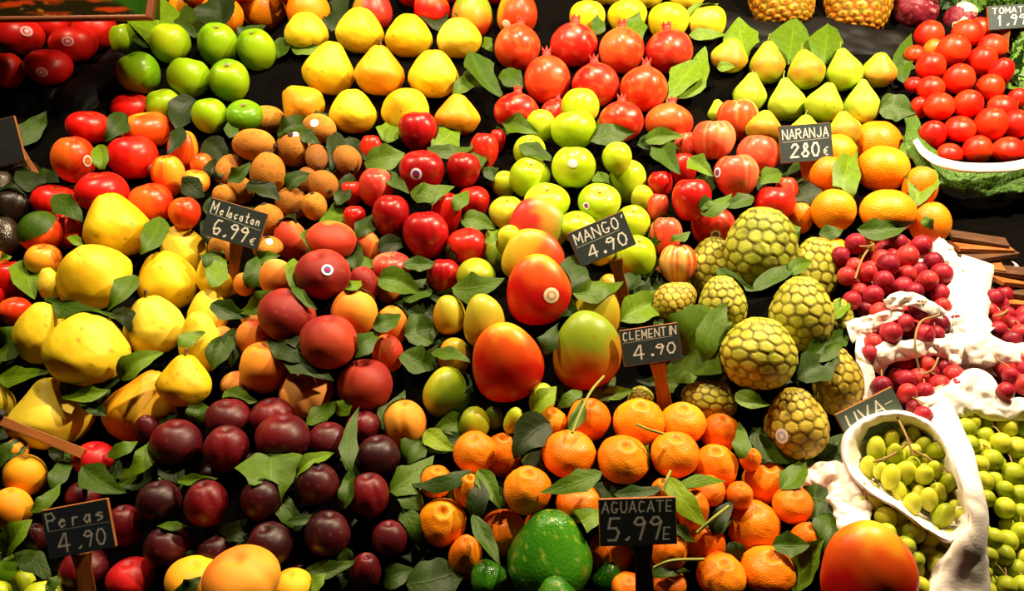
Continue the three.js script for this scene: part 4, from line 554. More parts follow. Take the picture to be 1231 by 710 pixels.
paper('long white tissue band separating the left and right green grapes', [[1124, 486, 34, 0.03], [1141, 514, 32, 0.045], [1158, 550, 27, 0.055], [1170, 590, 25, 0.06], [1177, 630, 25, 0.055], [1164, 665, 50, 0.04], [1156, 695, 70, 0.03], [1145, 730, 90, 0.03]], { seed: 7, crumple: 0.002, arch: 0.7, f: 45 });
paper('broad white tissue fold above the right green grapes', [[1100, 486, 34, 0.02], [1138, 482, 40, 0.03], [1172, 474, 60, 0.03], [1202, 492, 30, 0.03], [1238, 492, 30, 0.03], [1268, 494, 36, 0.03]], { seed: 11, arch: 0.7, f: 60 });
paper('bright white tissue billow beside the large red grape bunch', [[1176, 312, 40, 0.02], [1165, 345, 54, 0.03], [1162, 385, 56, 0.035], [1174, 414, 56, 0.035], [1202, 424, 30, 0.03], [1245, 424, 22, 0.025]], { seed: 13, crumple: 0.006, arch: 0.7, f: 45 });
paper('small white tissue tip under the orange pile', [[1122, 292, 22, 0.025], [1132, 302, 26, 0.03], [1144, 318, 26, 0.025], [1162, 330, 30, 0.025]], { seed: 17, f: 90 });
paper('short white tissue crest before the large red grape bunch', [[1064, 366, 12, 0.035], [1080, 360, 18, 0.045], [1098, 360, 16, 0.05], [1118, 369, 14, 0.045], [1134, 380, 14, 0.03]], { seed: 19, f: 90, arch: 0.7 });
paper('cream tissue fold beside the single dark grape', [[1020, 400, 28, 0.02], [1044, 391, 24, 0.025], [1066, 382, 18, 0.03], [1086, 374, 12, 0.03]], { seed: 23, f: 80, arch: 0.7 });
paper('white tissue fold between the two middle red grape bunches', [[1050, 446, 26, 0.025], [1060, 426, 30, 0.035], [1092, 420, 24, 0.035], [1128, 416, 26, 0.035], [1158, 422, 50, 0.03]], { seed: 29, f: 70, arch: 0.7 });
paper('narrow white tissue strip at the edge of the cherimoya pile', [[1036, 400, 12, 0.02], [1037, 425, 18, 0.025], [1042, 455, 20, 0.025], [1040, 480, 16, 0.02]], { seed: 31, crumple: 0.002, f: 90 });
paper('pinkish tissue folds beside the green grape nest', [[962, 582, 30, 0.0], [990, 574, 40, 0.01], [1010, 580, 46, 0.02], [1022, 606, 46, 0.02], [1030, 636, 40, 0.01]], { seed: 37, f: 70, arch: 0.7 });
sheet('black_cloth', 'black cloth draped in folds under the pineapples', 'cloth', null, [[868, 36, 50, -0.04], [910, 46, 44, -0.035], [950, 42, 34, -0.03], [985, 38, 34, -0.03], [1030, 50, 40, -0.03], [1080, 66, 50, -0.035], [1092, 100, 50, -0.04]], M.cloth, { seed: 51, crumple: 0.012, f: 22, na: 90 });
sheet('black_cloth', 'black plastic liner hanging below the dark apples', 'liner', null, [[142, 62, 20, 0.0], [128, 92, 46, -0.02], [92, 124, 60, -0.035], [40, 136, 56, -0.035], [-30, 136, 50, -0.035]], M.cloth, { seed: 55, crumple: 0.012, f: 24, na: 90 });
// ------------------------------------------------------------------ leaves laid between and over the fruit: base, tip, half-width, how far it stands forward, tone
const TONES = [0x1c2606, 0x273808, 0x36500c, 0x48660f, 0x5f7e14, 0x78981c, 0x98b02c].map(c => new THREE.MeshPhysicalMaterial({ color: c, map: leafTex, bumpMap: leafBump, bumpScale: 0.0006, roughness: 0.5, specularIntensity: 0.45, side: THREE.DoubleSide }));
const TN = ['very dark green', 'dark green', 'deep green', 'mid green', 'fresh green', 'bright green', 'light green'];
function front(x, y, ok) { let d = 1e9; for (const f of FR) { if (!ok(f)) continue; const q = ((x - f.x) / f.rx) ** 2 + ((y - f.y) / f.ry) ** 2; if (q < 1) d = Math.min(d, f.d - f.r * Math.sqrt(1 - q)); } return d; }
let leafN = 0;
function leafGeo(x0, y0, x1, y1, w, o) {
  const n = 12, c = 6, ds = [], my = (y0 + y1) / 2, bow = rr(-0.12, 0.12) * Math.hypot(x1 - x0, y1 - y0);
  const P = t => { const k = 4 * t * (1 - t) * bow, l = Math.hypot(x1 - x0, y1 - y0) || 1; return [x0 + (x1 - x0) * t - (y1 - y0) / l * k, y0 + (y1 - y0) * t + (x1 - x0) / l * k]; };
  for (let i = 0; i <= n; i++) { const [x, y] = P(i / n); let d = layer(x, y) - o * 0.032; if (o >= 0.6) d = Math.min(d, front(x, y, f => f.y < my + 6 || o >= 0.9) - 0.003); ds.push(d); }
  let sm = ds.slice(); for (let k = 0; k < 6; k++) sm = sm.map((v, i) => (sm[Math.max(0, i - 1)] + v * 2 + sm[Math.min(n, i + 1)]) / 4);
  if (o >= 0.6) { let s = 0; sm.forEach((v, i) => s = Math.max(s, v - ds[i])); sm = sm.map(v => v - s * 0.85); }
  const form = rnd(), curl = rr(0.0, 0.016), tw = rr(-0.35, 0.35), foldK = rr(0.1, 0.6), wav = rr(0, 6);
  const sp3 = sm.map((d, i) => { const [x, y] = P(i / n); return at(x, y, d + curl * ((i / n - 0.45) ** 2 * 4 - 0.3)); });
  const pos = [], uv = [], idx = [];
  for (let i = 0; i <= n; i++) {
    const t = i / n, T = sp3[Math.min(n, i + 1)].clone().sub(sp3[Math.max(0, i - 1)]).normalize();
    let N = EYE.clone().sub(sp3[i]).normalize().multiplyScalar(0.85).add(V3(0, 0.5, 0)).addScaledVector(RGT, tw); N.addScaledVector(T, -N.dot(T)).normalize();
    const B = T.clone().cross(N).normalize(); const wm = w * sm[i] / FPX * (form < 0.5 ? Math.pow(Math.min(1, t / 0.34), 0.55) * Math.pow(clamp((1 - t) / 0.66, 0, 1), 0.85) * 1.16 : Math.pow(Math.max(0, S(Math.PI * Math.pow(t, 0.78))), 0.8) * (t > 0.7 ? 1 - (t - 0.7) * 1.3 : 1) * 1.1) * (1 + 0.07 * S(t * 17 + wav));
    for (let j = 0; j <= c; j++) { const s = j / c * 2 - 1; const p = sp3[i].clone().addScaledVector(B, s * wm).addScaledVector(N, (Math.abs(s) * foldK - s * s * 0.12) * wm + 0.12 * wm * S(t * 9 + wav) * s); pos.push(p.x, p.y, p.z); uv.push(0.5 + s * 0.5, t); }
  }
  for (let i = 0; i < n; i++) for (let j = 0; j < c; j++) { const a = i * (c + 1) + j, b = a + c + 1; idx.push(a, b, a + 1, a + 1, b, b + 1); }
  const v = V3(); for (const f of FR) f.inv ??= f.mesh.matrixWorld.clone().invert();
  const near = FR.filter(f => Math.hypot(f.x - (x0 + x1) / 2, f.y - my) < f.rp + 0.6 * Math.hypot(x1 - x0, y1 - y0) + w);
  for (let k = 0; k < pos.length; k += 3) for (let it = 0; it < 2; it++) for (const f of near) { v.set(pos[k], pos[k + 1], pos[k + 2]).applyMatrix4(f.inv); const L = v.length(); if (L < 1.06) { if (o < 0.6 && L < 0.75) { v.applyMatrix4(f.mesh.matrixWorld).addScaledVector(FWD, 0.5 * f.r).applyMatrix4(f.inv); if (v.length() < 1.06) v.setLength(1.065); } else v.setLength(1.065); v.applyMatrix4(f.mesh.matrixWorld); pos[k] = v.x; pos[k + 1] = v.y; pos[k + 2] = v.z; } }
  const g = new THREE.BufferGeometry(); const q = sp3[Math.floor(n / 2)];
  for (let i = 0; i < pos.length; i += 3) { pos[i] -= q.x; pos[i + 1] -= q.y; pos[i + 2] -= q.z; }
  g.setAttribute('position', new THREE.Float32BufferAttribute(pos, 3)); g.setAttribute('uv', new THREE.Float32BufferAttribute(uv, 2)); g.setIndex(idx); g.computeVertexNormals(); return [g, q];
}
function relWords(f, x, y) { const dx = (x - f.x) / f.rx, dy = (y - f.y) / f.ry; if (Math.hypot(dx, dy) < 0.55) return 'over'; const a = Math.atan2(dy, dx) / Math.PI * 4; return ['right of', 'below right of', 'below', 'below left of', 'left of', 'above left of', 'above', 'above right of'][(Math.round(a) + 8) % 8]; }
function leaf(x0, y0, x1, y1, w, o = 0, tone = 0.3) {
  const ti = clamp(Math.round(tone * 9), 0, 6); const [g, q] = leafGeo(x0, y0, x1, y1, w, o);
  const m = new THREE.Mesh(g, TONES[ti]); m.position.copy(q); addTop(m, 'leaf'); leafN++;
  const x = (x0 + x1) / 2, y = (y0 + y1) / 2, len = Math.hypot(x1 - x0, y1 - y0);
  const near = [...FR].sort((a, b) => ((a.x - x) ** 2 + (a.y - y) ** 2) / a.rp - ((b.x - x) ** 2 + (b.y - y) ** 2) / b.rp);
  const shape = w > len * 0.38 ? 'broad ' : w < len * 0.2 ? 'narrow ' : len > 60 ? 'long ' : '';
  let lab;
  for (const f of near.slice(0, 10)) { const nm = f.n === 1 ? f.short : f.short + (f.nrow > 1 || true ? ` of the ${f.pile.split(' above ')[0].split(' below ')[0]}` : ''); lab = `${shape}${TN[ti]} leaf ${relWords(f, x, y)} the ${nm}`; if (lab.split(/[ -]/).length > 16) lab = `${shape}green leaf ${relWords(f, x, y)} the ${nm}`; if (!usedLabels.has(lab) && lab.split(/[ -]/).length <= 16) break; }
  tag(m, lab, 'leaf', 'green leaves among the fruit');
}
const LEAVES = [
  // behind and among the top rows
  [196, 62, 190, -15, 30, -.1, .5], [234, 46, 222, 6, 18, -.2, .2], [264, 34, 259, -4, 24, .62, .1], [284, 48, 320, 30, 12, 0, .2], [183, 58, 156, 38, 12, 0, .35], [345, 45, 329, 72, 12, -.8, .3], [350, 58, 387, 56, 9, -.4, .6], [398, 38, 420, -2, 15, -1, .12], [528, 38, 503, -4, 15, -.2, .15],
  [566, 62, 608, 119, 16, .8, .33], [558, 86, 580, 104, 14, -.3, .2], [604, 84, 630, 104, 12, 0, .35], [582, 44, 594, 62, 7, 0, .4], [578, 94, 543, 118, 10, .3, .4], [606, 146, 648, 160, 12, .5, .4], [624, 174, 668, 194, 11, .6, .3], [612, 162, 600, 148, 10, -.3, .2], [710, 170, 764, 160, 13, .3, .35], [722, 150, 740, 166, 10, 0, .5],
  [775, 170, 822, 164, 11, .3, .45], [790, 168, 818, 210, 14, 0, .35], [744, 50, 766, 15, 18, .65, .4], [720, 42, 717, 18, 8, .6, .35], [824, 14, 864, 4, 9, .8, .5], [828, 42, 874, 42, 8, .65, .6], [810, 118, 848, 55, 20, -.2, .55], [838, 72, 800, 124, 17, .2, .5], [899, 72, 888, 20, 19, -.3, .5], [948, 78, 955, 19, 23, -.3, .4], [990, 80, 995, 28, 17, -.3, .4], [1072, 85, 1102, 82, 11, -.5, .35], [1054, 126, 1102, 135, 17, -.3, .35], [862, 82, 884, 80, 7, .7, .5],
  // red apples and avocados on the left
  [150, 136, 124, 170, 13, .4, .2], [118, 174, 122, 209, 9, .7, .5], [216, 152, 200, 186, 9, .3, .15], [234, 118, 213, 158, 17, -.2, .15], [246, 168, 278, 202, 15, -.6, .15], [222, 214, 247, 236, 12, .3, .12], [64, 234, 100, 267, 14, .6, .3], [58, 260, 22, 284, 9, .6, .35], [84, 283, 101, 294, 6, .7, .6], [192, 260, 168, 306, 13, .3, .45], [162, 330, 128, 374, 13, .4, .4], [52, 358, 138, 377, 13, .5, .35], [100, 374, 136, 388, 10, .4, .4], [36, 312, 42, 360, 18, .1, .5], [0, 312, 14, 308, 7, .4, .5], [-15, 424, 30, 390, 20, .2, .45], [-6, 456, 62, 446, 12, .4, .6], [143, 456, 197, 424, 14, .2, .5], [214, 416, 247, 400, 10, .5, .5], [148, 368, 151, 412, 15, -.2, .15], [255, 346, 268, 300, 12, .4, .5], [250, 324, 259, 298, 10, .2, .35], [254, 364, 302, 381, 12, .4, .2], [330, 349, 284, 376, 13, .5, .45], [276, 404, 254, 446, 14, .2, .3],
  [8, 176, 4, 205, 10, .5, .3], [30, 236, -6, 228, 12, .4, .15], [48, 232, 20, 200, 14, .3, .12],
  [70, 467, 132, 468, 11, .4, .55], [60, 586, 84, 544, 10, .3, .35], [-6, 562, 34, 526, 13, .2, .35], [98, 560, 152, 592, 16, .7, .3], [128, 546, 166, 530, 9, .6, .4], [186, 528, 142, 576, 13, .4, .5], [184, 512, 246, 489, 13, .1, .25], [232, 506, 240, 480, 12, .2, .35], [213, 578, 262, 575, 7, .3, .4], [189, 634, 226, 632, 6, .3, .45], [4, 666, 39, 624, 14, .5, .6], [36, 614, 73, 580, 9, .4, .45], [18, 664, 62, 702, 13, .5, .25], [54, 706, 74, 689, 9, .5, .35], [218, 682, 242, 662, 9, 0, .15], [213, 714, 242, 692, 10, .9, .2], [270, 648, 302, 640, 7, 0, .15], [80, 540, 104, 556, 8, .2, .2], [96, 480, 130, 500, 9, -.2, .3],
  // kiwis
  [276, 166, 283, 142, 8, .2, .35], [273, 216, 301, 194, 9, .6, .3], [333, 160, 374, 140, 14, .3, .22], [374, 146, 403, 140, 10, .1, .22], [360, 156, 386, 174, 9, .4, .25], [405, 158, 398, 206, 11, 0, .15], [344, 226, 376, 210, 10, .3, .2], [421, 208, 404, 246, 11, .2, .15], [420, 164, 441, 192, 12, -.3, .12], [296, 221, 337, 241, 12, .5, .1], [404, 246, 419, 222, 9, .2, .2], [298, 346, 314, 304, 12, .3, .35], [304, 316, 337, 307, 9, .1, .4], [340, 280, 356, 256, 9, -.2, .15], [255, 215, 262, 190, 11, -.3, .12],
  // crimson apples
  [438, 196, 487, 184, 17, .4, .45], [466, 172, 477, 142, 14, -.1, .5], [518, 178, 550, 144, 19, -.3, .5], [513, 178, 572, 175, 9, .6, .35], [574, 207, 581, 168, 10, .2, .35], [458, 210, 492, 233, 10, .4, .3], [498, 241, 547, 224, 12, .5, .45], [454, 300, 492, 294, 13, 0, .15], [484, 320, 527, 318, 9, .6, .3], [493, 231, 532, 239, 12, .6, .45], [537, 312, 553, 287, 9, .3, .2], [544, 251, 562, 228, 9, .4, .4], [428, 286, 452, 254, 12, .1, .2], [553, 264, 597, 276, 13, .1, .4], [579, 287, 602, 274, 9, .5, .6], [586, 200, 600, 216, 9, -.2, .2],
  // peaches
  [392, 334, 404, 238, 40, -.6, .45], [353, 310, 352, 354, 9, .7, .6], [348, 346, 382, 372, 8, .6, .35], [416, 346, 434, 337, 7, .6, .6], [448, 391, 482, 377, 12, .4, .3], [423, 426, 457, 398, 13, .3, .35], [486, 402, 534, 390, 22, -.2, .3], [453, 335, 507, 353, 17, .2, .45], [484, 362, 522, 334, 16, 0, .35], [516, 350, 552, 323, 14, .2, .55], [483, 424, 527, 441, 17, .2, .35], [518, 424, 567, 436, 9, .5, .4], [320, 413, 372, 437, 11, .5, .25], [338, 428, 402, 458, 14, .4, .35], [286, 394, 278, 442, 13, .1, .25], [270, 470, 310, 482, 12, .2, .4], [405, 498, 425, 476, 10, .2, .5], [345, 400, 372, 420, 8, .2, .15], [416, 350, 450, 362, 8, .2, .2],
  // mangoes and yellow-green apples
  [543, 346, 607, 334, 17, .5, .4], [553, 306, 565, 280, 12, .1, .25], [719, 206, 738, 233, 9, .3, .4], [686, 352, 702, 303, 19, .3, .2], [688, 352, 750, 338, 14, .5, .45], [653, 426, 673, 388, 12, .2, .22], [746, 386, 802, 364, 18, .3, .5], [763, 362, 807, 349, 11, .2, .45], [516, 446, 534, 412, 11, .1, .25], [545, 455, 570, 470, 12, 0, .2],
  // cherimoyas
  [812, 436, 872, 368, 40, .5, .42], [846, 432, 788, 462, 19, .3, .4], [850, 432, 876, 362, 15, .6, .45], [862, 322, 912, 350, 9, .7, .35], [905, 350, 972, 318, 11, .7, .35], [950, 331, 977, 314, 10, .7, .4], [990, 380, 1022, 364, 10, .4, .5], [968, 432, 1024, 394, 17, .2, .35], [958, 456, 1012, 428, 20, .4, .22], [884, 472, 926, 486, 11, .6, .55], [902, 492, 894, 460, 12, .2, .3], [890, 552, 888, 506, 10, .6, .4], [904, 514, 962, 552, 18, 0, .28], [938, 588, 967, 549, 15, .3, .4], [956, 596, 1034, 628, 26, 0, .33], [984, 660, 1010, 612, 18, -.1, .35], [952, 714, 992, 646, 16, .1, .55], [928, 655, 974, 655, 14, .6, .3], [986, 562, 1016, 520, 20, -.2, .3], [1016, 500, 1024, 430, 14, -.2, .22], [1036, 470, 1030, 420, 9, 0, .3], [790, 470, 826, 452, 12, .3, .45], [755, 350, 770, 322, 11, 0, .25],
  [776, 335, 784, 300, 9, .1, .2], [796, 262, 788, 296, 9, .5, .35], [806, 296, 830, 278, 9, .7, .45], [842, 256, 880, 232, 10, .5, .4], [906, 236, 866, 250, 10, .5, .35], [940, 208, 902, 222, 11, .5, .4], [828, 190, 858, 212, 11, .6, .5], [838, 246, 862, 244, 9, .5, .35], [960, 290, 940, 258, 12, .2, .45], [950, 222, 962, 188, 12, .1, .35],
  // oranges and tomatoes
  [1014, 244, 1024, 170, 15, .4, .5], [1116, 200, 1096, 252, 15, .5, .55], [1030, 275, 1098, 262, 14, .8, .35], [984, 282, 1014, 276, 9, .6, .35], [1108, 262, 1122, 276, 6, .8, .45], [1084, 172, 1106, 196, 10, 0, .4], [1092, 178, 1100, 150, 9, 0, .35], [1086, 100, 1096, 40, 10, -.3, .3], [1114, 202, 1100, 226, 9, .1, .3],
  // clementines and plums
  [662, 508, 618, 552, 22, .7, .15], [724, 567, 648, 592, 13, .8, .4], [567, 564, 494, 581, 10, .7, .2], [566, 622, 575, 574, 13, .6, .1], [574, 564, 602, 612, 12, .3, .4], [568, 618, 602, 680, 10, .6, .3], [684, 634, 724, 612, 14, .4, .5], [478, 590, 514, 616, 14, .2, .35], [483, 611, 507, 661, 13, .2, .3], [488, 702, 564, 680, 24, .2, .25], [468, 591, 522, 547, 17, .3, .45], [421, 566, 432, 488, 10, .7, .3], [411, 612, 421, 560, 9, .2, .3], [326, 540, 333, 607, 34, .25, .42], [358, 572, 402, 544, 11, .5, .5], [368, 510, 414, 480, 11, .1, .45], [450, 513, 487, 468, 14, .3, .35], [510, 516, 550, 541, 12, .2, .7], [488, 556, 522, 523, 15, -.1, .35], [363, 690, 430, 674, 11, .4, .35], [371, 713, 392, 688, 8, .6, .5], [460, 700, 500, 684, 14, .1, .2], [344, 626, 387, 618, 6, .2, .25], [814, 586, 874, 579, 7, .8, .55], [802, 572, 852, 634, 13, .9, .62], [738, 594, 803, 584, 9, .3, .25], [638, 494, 669, 464, 12, .4, .7], [683, 518, 700, 478, 8, .9, .45], [712, 478, 740, 452, 10, .2, .45], [724, 474, 762, 468, 9, .2, .6], [858, 644, 884, 600, 9, .1, .15], [770, 560, 780, 534, 8, .2, .3], [812, 630, 836, 650, 9, .2, .3], [780, 690, 830, 686, 8, .4, .3], [700, 470, 668, 492, 8, .4, .4], [560, 510, 520, 520, 14, -.1, .4],
];
for (const l of LEAVES) leaf(...l);
// more leaves tucked between the piles where the bed would show
for (let i = 0, n = 0; i < 1500 && n < 80; i++) {
  const x = rr(-10, 1000), y = rr(140, 715); let gap = 9;
  for (const f of FR) gap = Math.min(gap, Math.hypot((x - f.x) / f.rx, (y - f.y) / f.ry)); if (gap < 1.02) continue;
  const a = rr(0, 6.28), l = rr(18, 34); leaf(x - C(a) * l, y - S(a) * l * 0.8, x + C(a) * l, y + S(a) * l * 0.8, rr(9, 15), rr(-0.7, -0.1), rr(0.05, 0.4)); n++;
}

// ------------------------------------------------------------------ chalk lettering and the slate price signs
const GL = { M: '0900 0046 4680 8089', E: '7010 1019 1979 1565', L: '1018 1878', C: '7130 3012 1217 1739 3978', O: '3060 6083 8386 8669 6939 3916 1613 1330', T: '0080 4049', N: '0900 0089 8980', A: '0940 4089 2666', G: '7130 3012 1217 1739 3969 6986 8656', R: '0900 0060 6083 8364 6404 3489', J: '7077 7759 5929 2917', I: '4049', U: '1016 1639 3969 6986 8680', V: '0049 4980', P: '1900 0060 6083 8364 6414',
  e: '1666 6655 5535 3517 1739 3968', l: '4048 4859', o: '3555 5567 6769 6939 3917 1735', c: '6535 3517 1739 3968', t: '4149 4979 1464', n: '1519 1735 3555 5567 6769', r: '2529 2735 3565', a: '6535 3517 1739 3958 5865 6569', s: '6535 3516 1667 6768 6829', h: '1019 1636 3656 5669',
  '0': '3060 6083 8386 8669 6939 3916 1613 1330', '1': '2240 4049', '2': '1230 3060 6082 8209 0989', '4': '5006 0686 6069', '5': '8020 2014 1464 6486 8669 6919', '6': '7030 3013 1316 1639 3969 6986 8665 6516', '8': '4060 6072 7245 4517 1739 3969 6987 8765 4532 3240', '9': '8253 5333 3312 1230 3060 6082 8259', '.': '3839 3949 4948 4838', ',': '4839 3929', "'": '4032', '_': '0080', '€': '8151 5123 2327 2759 5989 0464 0666' };
function chalk(ctx, str, x, y, h, w, slant = 0, lw = 3) {
  for (const ch of str) {
    const g = GL[ch]; if (g) for (let pass = 0; pass < 3; pass++) {
      ctx.strokeStyle = `rgba(228,220,205,${[0.75, 0.45, 0.35][pass]})`; ctx.lineWidth = lw * [1.15, 1.7, 0.8][pass]; ctx.lineCap = 'round'; ctx.lineJoin = 'round'; const jx = rr(-0.6, 0.6), jy = rr(-0.6, 0.6);
      for (const s of g.split(' ')) { const P = i => { const gx = +s[i], gy = +s[i + 1]; return [x + gx / 9 * w * 0.86 + (9 - gy) / 9 * h * slant + jx, y + gy / 9 * h + jy]; }; ctx.beginPath(); ctx.moveTo(...P(0)); ctx.lineTo(...P(2)); ctx.stroke(); }
    }
    x += w * (ch === '.' || ch === ',' || ch === 'I' || ch === 'l' || ch === "'" ? 0.6 : 1.05);
  }
}
function slate(draw, tint) {
  const c = document.createElement('canvas'); c.width = 256; c.height = 176; const x = c.getContext('2d'); x.fillStyle = tint; x.fillRect(0, 0, 256, 176);
  for (let i = 0; i < 260; i++) { x.fillStyle = `rgba(150,160,150,${rr(0.01, 0.05)})`; x.fillRect(rr(0, 256), rr(0, 176), rr(3, 40), rr(1, 5)); }
  draw(x); const t = new THREE.CanvasTexture(c); t.colorSpace = THREE.SRGBColorSpace; return std({ map: t, roughness: 0.55 });
}
function basis(o, X, Y, Z) { o.quaternion.setFromRotationMatrix(new THREE.Matrix4().makeBasis(X, Y, Z)); }
function plank(A, B, w0, w1, th) { // tapered stick from A to B in its own frame: returns geometry in world orientation relative to A
  const L = A.distanceTo(B), s = new THREE.Shape(); s.moveTo(-w0 / 2, 0); s.lineTo(w0 / 2, 0); s.lineTo(w1 / 2 * 0.8, -L * 0.3); s.lineTo(w1 / 2, -L); s.lineTo(-w1 / 2, -L); s.lineTo(-w1 / 2 * 0.8, -L * 0.3); s.closePath();
  const g = new THREE.ExtrudeGeometry(s, { depth: th, bevelEnabled: true, bevelSize: 0.0006, bevelThickness: 0.0006, bevelSegments: 1 }); const uv = g.attributes.uv; for (let i = 0; i < uv.count; i++) uv.setXY(i, uv.getX(i) * 12, uv.getY(i) * 4);
  const Y = A.clone().sub(B).normalize(), Z0 = EYE.clone().sub(A).normalize(), X = Y.clone().cross(Z0).normalize(), Z = X.clone().cross(Y);
  g.applyMatrix4(new THREE.Matrix4().makeBasis(X, Y, Z)); return g;
}
function sign(label, TL, TR, BL, lift, stick, draw, o = {}) {
  const cx = (TR[0] + BL[0]) / 2, cy = (TR[1] + BL[1]) / 2, d = layer(cx, cy) - lift;
  const a = at(...TL, d), b = at(...TR, d), c = at(...BL, d), G = new THREE.Group(); addTop(G, 'price_sign'); tag(G, label, 'price sign', o.nogroup ? null : 'slate price signs on wooden sticks');
  const X = b.clone().sub(a), w = X.length(); X.normalize(); const Y = a.clone().sub(c), h = Y.length(); Y.addScaledVector(X, -Y.dot(X)).normalize(); const Z = X.clone().cross(Y);
  const O = a.clone().add(b).multiplyScalar(0.5).addScaledVector(Y, -h / 2); G.position.copy(O);
  const bd = new RoundedBoxGeometry(w, h, 0.005, 2, 0.0012); const board = part('board', bd, M.wood, G); basis(board, X, Y, Z);
  const pl = new THREE.PlaneGeometry(w * 0.985, h * 0.975, 1, 1); const face = part('slate_face', new THREE.BoxGeometry(w * 0.985, h * 0.97, 0.001), std({ color: 0x1c2622, roughness: 0.6 }), board); face.position.z = 0.0026;
  pl.translate(0, 0, 0.0034); part('chalk_lettering', pl, slate(draw, o.tint || '#1d2a29'), board);
  if (stick) { const [x0, y0, x1, y1, pw] = stick; const A = at(x0, y0, d + 0.006), B = at(x1, y1, d + (o.dip ?? 0.03)); const kk = pw * d / FPX; const g = plank(A, B, kk, kk * 0.92, 0.003); const s = part('stick', g, o.darkStick ? M.darkWood : M.wood, G); s.position.copy(A).sub(O); }
}
const under = (x, x0, y0, x1, y1) => { x.strokeStyle = 'rgba(225,218,205,0.7)'; x.lineWidth = 2.5; x.beginPath(); x.moveTo(x0, y0); x.lineTo(x1, y1); x.stroke(); };
sign('slate price sign chalked Melocoton 6,99 beside the peaches', [255, 237], [323, 257], [253, 283], 0.075, [285, 292, 276, 362, 16], x => { chalk(x, 'M', 12, 14, 52, 34, 0.05, 4); chalk(x, 'elocoton', 52, 18, 48, 24, 0.05, 4); under(x, 10, 72, 246, 84); chalk(x, '6,99', 42, 92, 66, 44, 0.05, 5.5); chalk(x, '€', 214, 124, 34, 26, 0.1, 3); });
sign('slate price sign chalked MANGO 4.90 behind the mangoes', [681, 281], [748, 253], [697, 322], 0.07, [740, 312, 752, 368, 16], x => { chalk(x, "MANGO'", 18, 16, 52, 40, 0.05, 4.5); under(x, 14, 82, 214, 80); chalk(x, '4.90', 52, 98, 58, 50, 0.05, 5.5); });
sign('slate price sign chalked CLEMENTIN 4.90 below the heart-shaped leaf', [744, 397], [814, 387], [750, 441], 0.085, [791, 436, 800, 492, 19], x => { chalk(x, 'CLEMENTIN', 8, 12, 40, 27, 0.08, 4); under(x, 8, 62, 226, 60); chalk(x, '4', 46, 84, 66, 56, 0.05, 5.5); chalk(x, '.90', 112, 92, 48, 48, 0.08, 5); });
sign('slate price sign chalked NARANJA 280 among the oranges', [935, 152], [998, 147], [938, 197], 0.075, [970, 190, 974, 266, 17], x => { chalk(x, 'NARANJA', 14, 20, 44, 32, 0.02, 4); under(x, 10, 78, 240, 72); chalk(x, '280', 48, 92, 60, 48, 0.05, 6.5); chalk(x, '€', 208, 112, 40, 30, 0.1, 3); });
sign('slate price sign chalked TOMAT 1,99 behind the tomatoes', [1186, 8], [1242, 4], [1188, 37], 0.05, [1209, 32, 1206, 84, 11], x => { chalk(x, 'TOMAT', 22, 18, 42, 34, 0.05, 4); chalk(x, '1,99', 42, 78, 70, 46, 0.05, 6); chalk(x, '€', 214, 116, 40, 26, 0.1, 3); }, { tint: '#2c3a3c' });
sign('slate price sign chalked AGUACATE 5,99 behind the large avocado', [719, 599], [812, 596], [722, 656], 0.1, [772, 652, 776, 722, 25], x => { chalk(x, 'AGUACATE', 8, 10, 40, 29, 0.05, 4); chalk(x, '5,99', 22, 72, 82, 52, 0.05, 6); chalk(x, 'E', 208, 112, 44, 34, 0.08, 4); }, { darkStick: 1, tint: '#1a2020' });
sign('slate price sign chalked Peras 4,90 before the plums', [50, 613], [130, 598], [57, 672], 0.085, [98, 664, 106, 722, 22], x => { chalk(x, 'P', 12, 14, 58, 44, 0.05, 5); chalk(x, 'eras', 56, 10, 60, 46, 0.08, 5); under(x, 12, 78, 250, 82); chalk(x, '4', 42, 94, 66, 56, 0.05, 5.5); chalk(x, ',90', 112, 102, 54, 46, 0.08, 5); }, { tint: '#27323a' });
sign('tilted slate sign chalked UVA half behind the green grape tissue', [1003, 498], [1071, 464], [1022, 538], 0.03, null, x => { chalk(x, 'UVA', 24, 26, 70, 58, 0.05, 5.5); chalk(x, '_', 200, 60, 30, 40, 0, 3); }, { tint: '#46564a' });
sign('black slate sign leaning over the dark avocados', [-48, 156], [18, 139], [-20, 205], 0.05, [24, 178, 52, 222, 7], x => {}, { tint: '#0c0d0c', dip: 0.02 });
{ // stick of a fallen sign at the left edge
  const A = at(-2, 504, layer(0, 504) - 0.075), B = at(100, 545, layer(100, 545) - 0.02); const G = new THREE.Group(); addTop(G, 'sign_stick'); G.position.copy(A); tag(G, 'bare wooden stick lying across the yellow pears', 'stick');
  part('shaft', plank(A, B, 0.011, 0.012, 0.006), M.wood, G); const g = new RoundedBoxGeometry(0.03, 0.024, 0.01, 2, 0.002); const e = part('slate_corner', g, std({ color: 0x15100c, roughness: 0.7 }), G); e.position.set(-0.008, 0.004, 0); e.rotation.z = -0.4;
}
// clementine twigs
for (const [label, pts] of [['bare green twig over the upper clementines', [[688, 520, .05], [700, 490, .06], [712, 468, .05], [726, 452, .04]]], ['short bare twig right of the top clementines', [[766, 510, .05], [780, 516, .055], [797, 521, .05]]], ['forked twig above the avocado price sign', [[797, 590, .05], [802, 575, .055], [806, 566, .05]]], ['thin twig below the deep orange clementines', [[786, 682, .04], [806, 674, .05], [846, 672, .045]]], ['thin twig between right hand clementines', [[838, 640, .03], [858, 622, .04], [876, 608, .035]]]]) {
  const P = pts.map(([x, y, l]) => at(x, y, layer(x, y) - l)); const m = new THREE.Mesh(tubeThrough(P.map(p => p.clone().sub(P[0])), 0.0018), M.greenstem); m.position.copy(P[0]); addTop(m, 'twig'); tag(m, label, 'twig', 'loose twigs on the clementines');
}

